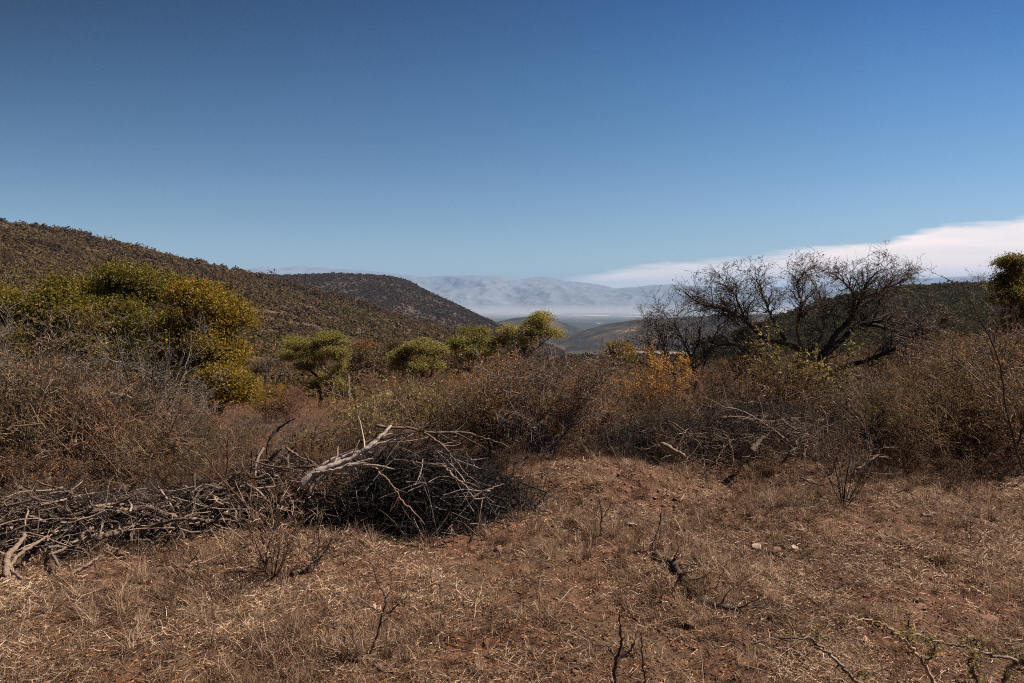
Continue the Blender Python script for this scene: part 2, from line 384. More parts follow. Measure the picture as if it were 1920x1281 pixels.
HILL = {}
def build_hill(name, prof, Yc, Yin, Yout, mat, label, ncol, nrow, rough, rscale, seed, ridge=0.0, bell=.15, base=None):
    prof = np.array(prof, float)
    px = np.linspace(prof[0, 0], prof[-1, 0], ncol); py = np.interp(px, prof[:, 0], prof[:, 1])
    k = np.hanning(9); k /= k.sum(); pp = np.pad(py, 4, mode='edge'); py = np.convolve(pp, k, 'valid')
    yc = Yc(px) if callable(Yc) else np.full(ncol, float(Yc))
    yi = Yin(px) if callable(Yin) else np.full(ncol, float(Yin))
    c, s = math.cos(PITCH), math.sin(PITCH); up = -(py - 640.5) / F
    el = (-s + c * up) / (c + s * up)
    zc = CAMZ + el * yc
    t = np.linspace(0, 1.45, nrow)[:, None]
    Yg = np.where(t <= 1, yi + (yc - yi) * np.minimum(t, 1), yc + (t - 1) / .45 * Yout)
    Xg = (px - 960) / F * Yg
    zb = (gz(Xg, Yg) if base is None else np.full(Xg.shape, base)) - 2.0
    tt = np.minimum(t, 1); f = tt * (1 + bell - bell * tt)
    Zg = np.where(t <= 1, zb + (zc - zb) * f, zc - (zc - zb) * ((t - 1) / .45) ** 1.5 * 1.1)
    env = np.sin(np.clip(tt, 0, 1) * math.pi) ** .8 * (t < 1) 
    nzv = fbm(Xg / rscale, Yg / rscale, 6, seed)
    if ridge:
        rg = 1 - np.abs(fbm(Xg / rscale, Yg / rscale / 1.6, 6, seed + 3)) * 3.2
        Zg = Zg + env * ridge * (rg - .55)
    Zg = Zg + (env * .9 + .12) * rough * nzv * 2
    n, m = Xg.shape; idx = np.arange(n * m).reshape(n, m)
    q = np.stack([idx[:-1, :-1], idx[:-1, 1:], idx[1:, 1:], idx[1:, :-1]], -1).reshape(-1, 4)
    me = make_mesh(name, np.stack([Xg, Yg, Zg], -1).reshape(-1, 3), q, None, True, mat)
    tag(link(name, me), label, kind='structure')
    HILL[label] = (Xg, Yg, Zg, t)
    return Xg, Yg, Zg

near_hill = build_hill('hill', [(-700, 330), (-300, 375), (-100, 402), (0, 418), (70, 424), (150, 438), (250, 464), (330, 484), (400, 498), (450, 509), (500, 521), (560, 537), (640, 558), (700, 576), (760, 594), (820, 612), (880, 628), (940, 645), (1000, 662)],
    lambda p: np.interp(p, [-300, 0, 450, 1000], [850, 850, 1000, 1100]), lambda p: np.interp(p, [-300, 0, 500, 1000], [90, 120, 260, 520]), 500, M['hill'],
    'brown scrub covered hillside rising to the left', 420, 260, 6, 90, 11, bell=.22)
second_hill = build_hill('hill', [(330, 512), (450, 512), (520, 516), (580, 515), (640, 513), (700, 517), (740, 520), (770, 528), (800, 545), (850, 568), (890, 588), (930, 606), (965, 620), (1010, 640), (1060, 660)],
    2500, lambda p: np.interp(p, [300, 1060], [1250, 1500]), 1200, M['hill2'], 'farther rounded brown hill dropping to the valley', 360, 200, 22, 260, 21, ridge=26, bell=.3)
build_hill('hill', [(900, 618), (930, 604), (965, 596), (1000, 593), (1040, 600), (1080, 612), (1130, 626), (1180, 640)], 8000, 7000, 900, M['ridge'],
    'small bluish hill standing in the hazy valley', 120, 60, 15, 500, 31)
build_hill('hill', [(1000, 655), (1060, 632), (1100, 618), (1140, 607), (1190, 600), (1230, 598), (1300, 594), (1400, 590), (1500, 588), (1700, 584), (2000, 580)], 5000, 3600, 1600, M['ridge'],
    'low wooded ridge running into the valley from the right', 240, 120, 25, 400, 41, ridge=20)
right_hill = build_hill('hill', [(1300, 650), (1380, 628), (1450, 601), (1516, 577), (1560, 563), (1620, 549), (1700, 540), (1780, 538), (1860, 534), (1920, 531), (2100, 522), (2500, 500)],
    900, 330, 500, M['ridge'], 'dark green wooded hill behind the trees on the right', 300, 160, 6, 90, 51)
MP = [(100, 520), (300, 514), (455, 509), (475, 503), (500, 500), (530, 502), (560, 499), (600, 500), (625, 504), (650, 504), (690, 507), (730, 512), (770, 516), (800, 519), (850, 517), (900, 516), (935, 517), (950, 521), (975, 524), (1000, 520), (1020, 518), (1040, 522), (1060, 527), (1085, 529), (1105, 531), (1130, 535), (1152, 541), (1170, 539), (1195, 538), (1225, 534), (1260, 533), (1300, 537), (1400, 541), (1500, 538), (1600, 530), (1690, 524), (1740, 521), (1790, 519), (1830, 517), (1870, 522), (1950, 530), (2200, 530)]
build_hill('mountain_range', MP, 35000, 24000, 6000, M['mount'], 'distant bare mountain range beyond the valley', 700, 240, 150, 3800, 61, ridge=620, bell=.1, base=-410)

# ------------------------------------------------------------------ scrub on hills (uncountable)
def scrub(name, label, P, S, nq, seed, mat, size=.34, hue=None, flat=.75):
    """P (N,3) bases, S radius; each bush is a dome of nq small leaf clumps"""
    rng = R(seed); N = len(P); g = Geo()
    d = norm(rng.normal(0, 1, (N, nq, 3))); d[..., 2] = np.abs(d[..., 2])
    lob = 1 + .25 * np.sin(rng.uniform(0, 6.3, (N, 1)) + 3 * np.arctan2(d[..., 1], d[..., 0]))
    rr = (rng.uniform(.55, 1.0, (N, nq)) * lob)[..., None]
    pos = P[:, None, :] + d * rr * S[:, None, None] * np.array([1, 1, flat * 1.5]) + np.array([0, 0, .1]) * S[:, None, None]
    h = np.repeat(hue if hue is not None else rng.random(N), nq)
    rn = np.clip(h + rng.normal(0, .07, N * nq), 0, 1)
    sz = np.repeat(np.minimum(S * size * 2, .12 + P[:, 1] * .0032), nq)
    g.leaves(pos.reshape(-1, 3), sz, rng, aspect=.85, rnd=rn, out=d.reshape(-1, 3), outw=1.3)
    return tag(link(name, g.mesh(name, mat)), label, kind='stuff')
def sample_hill(H, n, seed, tmax=1.03, pxr=None):
    Xg, Yg, Zg = H; rng = R(seed); rws, cls = Xg.shape
    tmaxi = int((rws - 1) * tmax / 1.45)
    i = rng.uniform(0, tmaxi, n * 3); j = rng.uniform(0, cls - 1.01, n * 3)
    y = Yg[i.astype(int), j.astype(int)]; keep = rng.random(n * 3) < (y / y.max()) ; i = i[keep][:n]; j = j[keep][:n]
    i0 = i.astype(int); j0 = j.astype(int); fi = (i - i0); fj = (j - j0)
    def L(G): return (G[i0, j0] * (1 - fi) + G[i0 + 1, j0] * fi) * (1 - fj) + (G[i0, j0 + 1] * (1 - fi) + G[i0 + 1, j0 + 1] * fi) * fj
    return np.stack([L(Xg), L(Yg), L(Zg)], 1)
def cull(P, lo=-60, hi=1980):
    px = P[:, 0] / P[:, 1] * F + 960; return P[(px > lo) & (px < hi)]
P = cull(sample_hill(near_hill, 32000, 1)); rng = R(2); P = P[rng.random(len(P)) < np.clip(.75 + 2.6 * fbm(P[:, 0] / 45, P[:, 1] / 45, 4, 33), .12, 1)]
hue = np.clip(.42 + fbm(P[:, 0] / 70, P[:, 1] / 70, 3, 3) * 1.1 + rng.normal(0, .13, len(P)), 0, 1)
scrub('scrub', 'dense brown and olive scrub covering the near hillside on the left', P, rng.lognormal(.72, .48, len(P)), 50, 3, M['scrub'], hue=hue)
P = cull(sample_hill(second_hill, 26000, 4), 300, 1060); hue = np.clip(.3 + fbm(P[:, 0] / 200, P[:, 1] / 200, 3, 3) * .9 + rng.normal(0, .13, len(P)), 0, 1)
scrub('scrub', 'fine brown scrub on the farther rounded hill', P, rng.lognormal(.95, .3, len(P)), 16, 5, M['scrub2'], size=.45, hue=hue)
P = cull(sample_hill(right_hill, 12000, 6), 1300, 1990); hue = np.clip(.5 + fbm(P[:, 0] / 80, P[:, 1] / 80, 3, 3) * .9 + rng.normal(0, .10, len(P)), 0, .95) * 1.0
scrub('scrub', 'dark green woodland on the hill at the right', P, rng.lognormal(1.1, .35, len(P)), 44, 7, M['wood'], hue=hue)
# valley floor between the clearing and the hills
n = 14000; y = 62 * np.exp(rng.random(n) * math.log(1800 / 62)); u = rng.uniform(-.8, .85, n)
P = np.stack([u * y, y, gz(u * y, y)], 1); keep = rng.random(n) < np.clip(.35 + y / 500, 0, 1); P = P[keep]
hue = np.clip(.36 + fbm(P[:, 0] / 30, P[:, 1] / 30, 3, 8) * 1.0 + rng.normal(0, .14, len(P)), 0, 1)
scrub('scrub', 'brown scrub filling the dip below the clearing', P, rng.lognormal(.1, .35, len(P)) * (1 + P[:, 1] / 900), 110, 9, M['scrub'], hue=hue)

# ------------------------------------------------------------------ haze
def box(name, lo, hi, dens, colr, aniso, label):
    x0, y0, z0 = lo; x1, y1, z1 = hi
    V = np.array([(x, y, z) for z in (z0, z1) for y in (y0, y1) for x in (x0, x1)], float)
    Q = np.array([(0, 2, 3, 1), (4, 5, 7, 6), (0, 1, 5, 4), (1, 3, 7, 5), (3, 2, 6, 7), (2, 0, 4, 6)])
    m, t = new_mat(name + '_air')
    v = t.n('ShaderNodeVolumePrincipled', {'Color': (*colr, 1), 'Density': dens, 'Anisotropy': aniso})
    t.n('ShaderNodeOutputMaterial', {'Volume': v.outputs[0]})
    tag(link(name, make_mesh(name, V, Q, None, False, m)), label, kind='stuff')
box('haze', (-92000, -60, -520), (92000, 72000, 2050), 2.5e-5, (.36, .62, 1.0), .0, 'pale blue air haze filling the valley')
box('mist', (-26000, 14500, -415), (26000, 23500, -200), 1.0e-4, (.95, .97, 1.0), .0, 'pale mist lying on the valley floor')
box('mist', (-30000, 13000, -418), (30000, 23800, -110), 4.5e-5, (.95, .97, 1.0), .0, 'thin upper layer of the valley mist')
#PART2
# ------------------------------------------------------------------ plant builders
def shrub_data(seed, H=1.8, stems=8, lean=32, lv=((8, 42, .42), (6, 48, .45), (2, 50, .5)), r0=.015, wander=.10, up=.05, n=6,
               nleaf=0, leafsize=.03, aspect=.4, droop=.3, mat='twig', lmat=None, leafkeep=None, base=.05, k=3):
    """returns (wood mesh, leaf mesh or None) in local coordinates"""
    rng = R(seed); g = Geo()
    a = rng.uniform(0, 2 * math.pi, stems); le = np.radians(np.abs(rng.normal(lean, lean * .45, stems)))
    d0 = np.stack([np.cos(a) * np.sin(le), np.sin(a) * np.sin(le), np.cos(le)], 1)
    p0 = np.stack([np.cos(a) * base * rng.random(stems), np.sin(a) * base * rng.random(stems), np.full(stems, -.06)], 1)
    L = H * rng.uniform(.75, 1.1, stems)
    pts = grow(rng, p0, d0, L, 9, wander, up); rad = taper(r0 * rng.uniform(.7, 1.25, stems), 9, .3)
    g.chains(pts, rad, max(k, 4), rng=rng, rnd=rng.random(stems) * .7)
    allp = [pts]; Lc = H
    for li, (m, ang, lr) in enumerate(lv):
        p, dd, rp, t = spawn(rng, pts, rad, m, .2 if li == 0 else .15, 1.0, ang, 16)
        Lc *= lr; L = Lc * rng.uniform(.5, 1.25, len(p)) * (1.15 - .5 * t)
        pts = grow(rng, p, dd, L, n if li < 1 else 5, wander * 1.5, up * .8)
        rad = taper(np.maximum(rp * .62, .0034), pts.shape[1], .45)
        g.chains(pts, rad, k, rng=rng); allp.append(pts)
    wood = g.mesh('wood_mesh', M[mat]); leaf = None
    if nleaf:
        lg = Geo(); src = np.concatenate([a_[:, 1:].reshape(-1, 3) for a_ in allp[-2:]])
        if leafkeep is not None: src = src[leafkeep(src, rng)]
        if len(src):
            pos = src[rng.integers(0, len(src), nleaf)] + rng.normal(0, leafsize * .4, (nleaf, 3))
            cl = vn(pos[:, 0] * 3 + 50, pos[:, 2] * 3 + pos[:, 1] * 2.1 + 50, seed)
            lg.leaves(pos, leafsize, rng, aspect, rnd=np.clip(.5 * cl + .6 * rng.random(nleaf) - .05, 0, 1), droop=droop)
            leaf = lg.mesh('leaf_mesh', M[lmat])
    return wood, leaf
def plant_thing(name, data, loc, label, cat, group=None, rz=0.0, s=1.0, wname='stems', lname='leaves'):
    o = empty(name, loc, label, cat, group); o.rotation_euler = (0, 0, rz); o.scale = s if hasattr(s, '__len__') else (s, s, s)
    link(wname, data[0], o)
    if data[1] is not None: link(lname, data[1], o)
    return o
def gp(px, Yd, lift=0.0):
    x = (px - 960) / F * Yd; return np.array([x, Yd, float(gz(x, Yd)) + lift])
def hgt(px_top, px, Yd):
    """height a plant needs to reach photo row px_top"""
    return at(px, px_top, Yd)[2] - float(gz((px - 960) / F * Yd, Yd))

GAPS = {'leafy_tree': .66}
def crown_tree(name, label, px, base_py, Yd, lobes, seed, lmat, nleaf, leafsize, limbs=None, trunk_r=.12, cat='tree', group=None,
               bmat='dark', cluster=.16, zbase=None, shell=.25, per=26, twig_r=.006, gaps=.42, hb=0.0):
    if lmat == 'lime': hb += .13
    gaps = GAPS.get(name, gaps)
    """trunk and limbs carrying rounded foliage lobes; lobes: (px, py, dY, rx, rz) in photo px and metres"""
    rng = R(seed)
    b = gp(px, Yd) if base_py is None else at(px, base_py, Yd)
    b[2] = min(b[2], float(gz(b[0], b[1]))) - .05
    o = empty(name, b, label, cat, group)
    sc_ = Yd / F; W = Geo(); LG = Geo()
    C = np.array([at(l[0], l[1], Yd + l[2]) for l in lobes]); RX = np.array([l[3] * sc_ for l in lobes]); RZ = np.array([l[4] * sc_ for l in lobes])
    if lmat == 'lime': RX = RX * 1.18; RZ = RZ * 1.22; nleaf = int(nleaf * 1.25); leafsize *= .9
    sub = 9; sd0 = norm(rng.normal(0, 1, (len(C), sub, 3))); sd0[..., 2] = np.where(sd0[..., 2] < -.6, -sd0[..., 2], sd0[..., 2])
    SC = (C[:, None] + sd0 * rng.uniform(.3, .8, (len(C), sub, 1)) * np.stack([RX, RX, RZ], 1)[:, None]).reshape(-1, 3)
    fs = rng.uniform(.26, .58, (len(C), sub)); C0, RZ0 = C, RZ
    C = SC; RX = (RX[:, None] * fs).ravel(); RZ = (RZ[:, None] * fs * rng.uniform(.9, 1.25, fs.shape)).ravel()
    vol = RX * RX * RZ; share = (vol ** .72) / (vol ** .72).sum()
    if limbs is None:
        for c_, rz_ in zip(C0, RZ0):
            mid = b * .45 + c_ * .55; mid[2] = b[2] + (c_[2] - b[2]) * .5; mid[:2] += rng.normal(0, .12, 2) * (c_[2] - b[2]) * .3
            p = curve([b + [rng.normal(0, trunk_r * .3), rng.normal(0, trunk_r * .3), -.1], mid, c_ - [0, 0, rz_ * .3], c_ + [0, 0, rz_ * .5]], 18, rng, .012 * (c_[2] - b[2]))
            W.chains(p[None], (trunk_r * np.linspace(1, .3, 18))[None], 7, rng=rng, lump=.05)
    else:
        for lb in limbs:
            pl = [at(q[0], q[1], Yd + (q[2] if len(q) > 2 else 0)) for q in lb[0]]
            p = curve(pl, 22, rng, .008 * Yd / 40)
            W.chains(p[None], np.linspace(lb[1], lb[2], 22)[None] * sc_, 7, rng=rng, lump=.06)
    for i_ in range(len(C)):
        l0 = C0[i_ // 9] - np.array([0, 0, RZ0[i_ // 9] * .4]); md = (l0 + C[i_]) / 2 + rng.normal(0, .08, 3) * RX[i_]
        W.chains(curve([l0, md, C[i_]], 8, rng, .01)[None], (trunk_r * np.linspace(.34, .12, 8))[None], 5, rng=rng, lump=.05)
    allc = []
    for c_, rx, rz_, sh in zip(C, RX, RZ, share):
        nc = max(4, int(nleaf * sh / per)); 
        d = norm(rng.normal(0, 1, (nc * 3, 3))); r = rng.uniform(shell, 1.03, nc * 3) ** .8
        q = d * r[:, None]; q[:, 2] = np.where(q[:, 2] < -.35, -q[:, 2] * .8, q[:, 2])
        pos = c_ + q * np.array([rx, rx, rz_])
        nn = vn(pos[:, 0] / (rx * .42) + 90, pos[:, 2] / (rx * .30) + pos[:, 1] / (rx * .5) + 90, seed)
        pos = pos[nn > gaps * rng.uniform(.45, .95, len(pos))][:nc]; allc.append(pos)
        # twigs from the lobe centre to the clumps
        mtw = pos[rng.permutation(len(pos))[:max(8, len(pos) // 4)]]
        st = c_ + (mtw - c_) * .15 + rng.normal(0, .06, mtw.shape) * rx - np.array([0, 0, rz_ * .3])
        tt = np.linspace(0, 1, 6)[None, :, None]
        tw = st[:, None] * (1 - tt) + mtw[:, None] * tt + rng.normal(0, .035, (len(mtw), 6, 3)) * rx * np.sin(tt * math.pi)
        W.chains(tw, taper(np.full(len(mtw), twig_r * 2.2), 6, .25), 3, rng=rng)
        NL = len(pos) * per; cen = np.repeat(pos, per, 0)
        lp = cen + rng.normal(0, 1, (NL, 3)) * np.array([cluster, cluster, cluster * .55])
        outv = norm(lp - c_ + np.array([0, 0, rz_ * .4]))
        hue = np.repeat(rng.random(len(pos)), per) * .4 + .42 * rng.random(NL) + .25 * vn(lp[:, 0] / rx * 2 + 9, lp[:, 2] / rx * 2 + 9, seed + 5) + hb
        LG.leaves(lp, leafsize, rng, .45, rnd=np.clip(hue - .04, 0, 1), out=outv, outw=.35)
    link('trunk', W.mesh('trunk_mesh', M[bmat], off=b), o)
    link('crown', LG.mesh('crown_mesh', M[lmat], off=b), o)
    return o

# ------------------------------------------------------------------ the leafy trees
crown_tree('leafy_tree', 'dense olive green tree at the far left edge behind the bare shrubs', 60, None, 21,
    [(20, 590, 0, 95, 66), (60, 735, -.8, 80, 50), (140, 725, -.6, 60, 50), (110, 592, .8, 84, 66), (165, 640, -.3, 60, 70), (60, 680, -.5, 110, 70), (-50, 640, 0, 80, 80)], 101, 'green', 85000, .098, trunk_r=.09, cluster=.22, hb=.0)
crown_tree('leafy_tree', 'olive tree with rounded domed crown standing highest in the left clump', 245, None, 23,
    [(232, 540, 0, 64, 46), (290, 548, .6, 60, 50), (190, 560, .5, 40, 36), (235, 620, -.6, 80, 60), (250, 690, -.6, 90, 60), (190, 680, -.3, 60, 60), (290, 750, -.6, 70, 40), (310, 640, 0, 60, 60)], 102, 'green', 85000, .098, trunk_r=.09, cluster=.22, hb=.06)
crown_tree('leafy_tree', 'golden olive tree forming the sunlit right end of the left clump', 395, None, 21,
    [(372, 588, 0, 74, 54), (426, 612, .3, 50, 60), (340, 640, -.5, 60, 56), (425, 680, 0, 50, 48), (390, 725, -.6, 62, 50), (425, 735, -.2, 40, 46), (330, 700, 0, 60, 50)], 103, 'gold', 90000, .092, trunk_r=.08, cluster=.22, hb=-.02)
crown_tree('flat_crowned_tree', 'yellow green tree with dark forked crooked trunk alone in the dip', 601, 772, 42,
    [(618, 640, 0, 34, 17), (600, 655, .6, 34, 16), (556, 652, -.5, 30, 14), (545, 668, .8, 26, 11), (628, 668, -.6, 26, 14), (590, 672, -.6, 26, 12), (640, 690, .4, 14, 14),
     (575, 690, .3, 20, 9), (612, 716, .8, 28, 14), (588, 724, .4, 16, 10), (640, 725, .6, 12, 9)], 104, 'lime', 34000, .11,
    limbs=[([(601, 772), (600, 756), (603, 745), (598, 728), (596, 708), (584, 697), (570, 689), (556, 684)], 4.4, 1.6), ([(603, 745), (612, 738), (623, 728), (620, 706), (612, 696), (602, 688), (598, 676)], 3.6, 1.5),
           ([(584, 697), (575, 685), (578, 672), (584, 660)], 1.9, .8), ([(596, 728), (588, 722), (584, 716)], 1.5, .7), ([(620, 706), (630, 690), (634, 672)], 1.5, .6), ([(602, 688), (606, 668), (612, 650)], 1.6, .6)],
    cluster=.18, per=22, gaps=.48)
crown_tree('flat_crowned_tree', 'low yellow green tree left of the pair on the skyline', 788, None, 44,
    [(786, 655, 0, 34, 13), (760, 668, 0, 26, 14), (815, 664, .5, 28, 13), (790, 690, -.5, 36, 16), (755, 690, 0, 20, 14), (805, 648, .5, 18, 8)], 105, 'lime', 24000, .12, trunk_r=.12, cluster=.2, per=22)
crown_tree('flat_crowned_tree', 'green tree between the low yellow tree and the tallest one', 885, None, 46,
    [(880, 636, 0, 34, 15), (905, 630, .5, 18, 12), (855, 650, .4, 22, 14), (880, 668, -.4, 32, 16), (912, 655, 0, 20, 15)], 106, 'lime', 22000, .12, trunk_r=.12, cluster=.2, per=22, hb=-.06)
crown_tree('flat_crowned_tree', 'tallest yellow green tree standing against the misty valley with dark branching limbs', 985, 700, 46,
    [(1010, 601, 0, 26, 12), (998, 618, .5, 40, 15), (1036, 626, 0, 26, 12), (962, 620, .3, 26, 12), (1000, 642, -.4, 32, 14), (945, 644, .4, 24, 14), (970, 662, .6, 34, 14)], 107, 'lime', 27000, .115,
    limbs=[([(985, 700), (986, 682), (982, 668), (972, 652), (958, 640), (950, 630)], 3.6, 1.0), ([(984, 676), (996, 660), (1012, 650), (1022, 640), (1034, 632)], 3.0, 1.0), ([(1012, 650), (1014, 632), (1008, 614), (1012, 600)], 1.9, .7), ([(982, 668), (984, 650), (992, 634), (996, 620)], 2.0, .7)],
    cluster=.19, per=20, gaps=.5, hb=.03)
crown_tree('round_tree', 'small dark olive round tree on the slope left of the orange leaved bush', 1160, None, 60,
    [(1160, 655, 0, 24, 13), (1148, 665, .5, 16, 12), (1176, 664, 0, 16, 12), (1160, 674, -.4, 26, 12)], 108, 'green', 14000, .14, trunk_r=.13, cluster=.24, per=20, gaps=.3)
crown_tree('round_tree', 'tall olive and rust tree cut by the right edge of the photograph', 1915, None, 33,
    [(1905, 500, 0, 38, 22), (1925, 530, .5, 50, 30), (1885, 532, .2, 24, 20), (1900, 562, -.3, 34, 26), (1950, 590, 0, 50, 40), (1893, 548, .8, 26, 20)], 109, 'green', 42000, .10, trunk_r=.16, cluster=.2, gaps=.45, hb=.05)
# brown trees on the knoll
rngk = R(200)
for i in range(34):
    px = rngk.uniform(670, 930); Yd = rngk.uniform(95, 200); hpx = rngk.uniform(9, 16) * 150 / Yd
    b = gp(px, Yd); top = (CAMZ - b[2]) / Yd * F + 565
    hh = rngk.uniform(3.0, 5.5) / Yd * F
    crown_tree('brown_tree', 'brown leafless topped tree in the wood on the knoll behind the green trees', px, None, Yd,
        [(px, top - hh * .7, 0, hh * .55, hh * .34), (px + rngk.normal(0, hh * .4), top - hh * .55, .5, hh * .4, hh * .3)], 300 + i, ['brown', 'brown', 'rust', 'brown'][i % 4], 1500, .30, trunk_r=.1,
        cluster=.4, per=8, gaps=.25, group='brown trees on the knoll')
crown_tree('bare_tree', 'grey leafless tree between the golden tree and the forked green one', 492, 735, 40,
    [(500, 690, 0, 36, 16), (525, 700, .4, 24, 14), (480, 694, 0, 22, 14)], 110, 'brown', 3000, .07, trunk_r=.12, cluster=.2, per=5, bmat='grey', twig_r=.012)
# dead trunk stub
rng = R(5); b = at(654, 742, 45); Wd = Geo(); p = curve([b - [0, 0, .5], at(653, 722, 45), at(654, 702, 45)], 9, rng, .02)
Wd.chains(p[None], np.array([[.13, .125, .12, .12, .11, .10, .10, .09, .02]]), 7, rng=rng, lump=.1)
tag(link('dead_tree', Wd.mesh('dead_tree', M['dark'], off=b), None, b), 'thin dark dead tree stub standing upright right of the forked tree', 'dead tree')

# ------------------------------------------------------------------ the big leafless tree
def traced_tree(name, label, base, limbs, Yd, seed, mat, dens=1.0, lv=((9, 42, .95), (8, 42, .52), (5, 42, .27)), leaf=None, cat='tree', group=None, twig_up=.02, wander=.16, t0=.28, minr=.0036, depth=.9, pat=None, drop=.16):
    rng = R(seed); o = empty(name, base, label, cat, group); s_ = Yd / F; gt = Geo(); gb = Geo(); tips = []
    for li, (tr, r0, r1) in enumerate(limbs):
        tr = [(q[0], q[1] + max(0, 620 - q[1]) * drop) + tuple(q[2:]) for q in tr]
        dy = rng.uniform(-depth, depth)
        m = len(tr); pl = [at(q[0], q[1], Yd + (dy * (k_ / (m - 1)) ** .8 if len(q) < 3 else q[2])) for k_, q in enumerate(tr)]
        n = max(14, m * 5); p = curve(pl, n, rng, .012)
        r = np.linspace(r0, r1, n) * s_ * .95
        gt.chains(p[None], r[None], 7, rng=rng, lump=.07)
        ln = np.linalg.norm(np.diff(p, axis=0), axis=1).sum()
        P_, R_ = p[None], r[None]
        for k_, (m_, ang, L_) in enumerate(lv):
            mm = max(2, int(m_ * dens * (ln * 1.2 if k_ == 0 else 1)))
            q, dd, rp, t = spawn(rng, P_, R_, mm, t0 if k_ == 0 else .15, 1.0, ang, 15)
            if k_ == 0: dd[:, 2] = dd[:, 2] * .8 + .38
            L = L_ * rng.uniform(.5, 1.25, len(q))
            nn = 8 if k_ < 2 else 6
            P_ = grow(rng, q, dd, L, nn, wander, twig_up); R_ = taper(np.maximum(np.minimum(rp * .55, .02 / (k_ + 1)), minr), nn, .4)
            gb.chains(P_, R_, 3 if k_ else 4, rng=rng)
        tips.append(P_[:, 2:].reshape(-1, 3))
    link('trunk', gt.mesh('trunk_mesh', M[mat], off=base), o); link('twigs', gb.mesh('twig_mesh', M[mat], off=base), o)
    if leaf:
        T = np.concatenate(tips); n_, size, lm = leaf; gl = Geo(); pos = T[rng.integers(0, len(T), n_)]
        if pat: pos = pos[vn(pos[:, 0] * 1.3 + 70, pos[:, 2] * 1.6 + pos[:, 1] + 70, seed) > pat]
        gl.leaves(pos, size, rng, .5, droop=.3); link('leaves', gl.mesh('leaf_mesh', M[lm], off=base), o)
    return o
tb = at(1527, 768, 17); tb[2] = float(gz(tb[0], tb[1])) - .05
K = (1527, 768, 0)
traced_tree('bare_tree', 'large spreading leafless tree with dark crooked limbs against the white cloud', tb, [
    ([K, (1512, 752, 0), (1530, 725, 0), (1545, 703, 0), (1540, 669, 0)], 15, 9),
    ([(1512, 752, 0), (1496, 738, 0), (1488, 715, 0), (1503, 690, 0), (1518, 668, 0)], 9, 5),
    ([(1545, 703, 0), (1556, 698), (1595, 685), (1635, 673), (1675, 655), (1702, 665), (1716, 676)], 6.5, 2.5),
    ([(1675, 655), (1690, 672), (1697, 690), (1686, 704)], 3, 1),
    ([(1540, 669, 0), (1580, 637), (1603, 611), (1635, 608), (1675, 620), (1712, 633), (1746, 618), (1764, 602)], 6.5, 2),
    ([(1603, 611), (1650, 600), (1700, 604), (1740, 596)], 3.2, 1.2),
    ([(1540, 669, 0), (1572, 622), (1599, 586), (1615, 546), (1623, 519), (1647, 488)], 6, 1.4),
    ([(1599, 586), (1605, 550), (1582, 513), (1556, 490)], 3.2, 1.1),
    ([(1612, 556), (1640, 535), (1670, 520), (1700, 505)], 2.6, 1),
    ([(1518, 668, 0), (1498, 640), (1497, 598), (1504, 558), (1494, 515), (1508, 490)], 4, 1),
    ([(1520, 660, 0), (1540, 630), (1545, 590), (1536, 540), (1520, 505)], 3.6, 1),
    ([(1518, 668, 0), (1477, 645), (1437, 637), (1397, 598), (1358, 572), (1312, 558), (1282, 532)], 5, 1.2),
    ([(1437, 637), (1412, 650), (1400, 632), (1384, 604), (1340, 574)], 3, 1),
    ([(1477, 645), (1452, 600), (1436, 560), (1424, 520), (1410, 498)], 3, .9),
    ([(1397, 598), (1385, 560), (1372, 530), (1348, 515)], 2.4, .9),
    ([(1503, 690, 0), (1461, 673), (1417, 669), (1374, 647), (1340, 645)], 3.6, 1.1),
    ([(1488, 715, 0), (1440, 705), (1400, 700), (1372, 715)], 3, 1),
    ([(1635, 608), (1648, 560), (1652, 530), (1690, 510)], 2.4, .8),
    ], 17, 401, 'dark', leaf=(20000, .034, 'brown'), lv=((10, 46, .64), (6, 50, .38), (4, 54, .20)), pat=.46, wander=.24, minr=.0042)
tb = gp(1262, 17.5)
traced_tree('bare_tree', 'smaller grey leafless tree spreading left of the large one', tb, [
    ([(1275, 762, 0), (1272, 735, 0), (1262, 700), (1248, 660), (1236, 625), (1228, 600)], 4, 1),
    ([(1275, 762, 0), (1300, 700), (1290, 660), (1275, 625), (1262, 600)], 4, 1),
    ([(1275, 762, 0), (1310, 710), (1325, 670), (1340, 630), (1350, 605)], 4, 1),
    ([(1290, 680), (1310, 640), (1312, 600)], 2.5, .8), ([(1262, 700), (1235, 672), (1215, 650), (1205, 640)], 2.5, .8)],
    17.5, 402, 'grey', lv=((8, 42, .75), (6, 44, .42), (4, 46, .22)), leaf=(2500, .04, 'brown'), pat=.5)

# ------------------------------------------------------------------ shrubs
LIB = {}
for k_ in range(4): LIB['bare%d' % k_] = shrub_data(500 + k_, 1.75, 8 + k_, 30 + 3 * k_, lv=((7, 42, .45), (5, 48, .48), (2, 50, .5)), wander=.14, mat=('twig', 'twig', 'dark', 'twig_red')[k_], nleaf=(900, 1500, 2200, 900)[k_], leafsize=.036, lmat=('rust', 'tan', 'brown', 'rust')[k_], r0=.018)
for k_ in range(3): LIB['rust%d' % k_] = shrub_data(520 + k_, 1.6, 10, 30, wander=.10, lv=((8, 42, .44), (5, 48, .48), (2, 50, .5)), mat=('twig_red', 'dark', 'twig')[k_], nleaf=(2600, 3400, 1800)[k_], leafsize=.040, lmat='rust', droop=.2)
for k_ in range(2): LIB['tan%d' % k_] = shrub_data(530 + k_, 2.0, 8, 24, wander=.12, mat='twig', nleaf=3200, leafsize=.055, lmat='tan', droop=.9, aspect=.33)
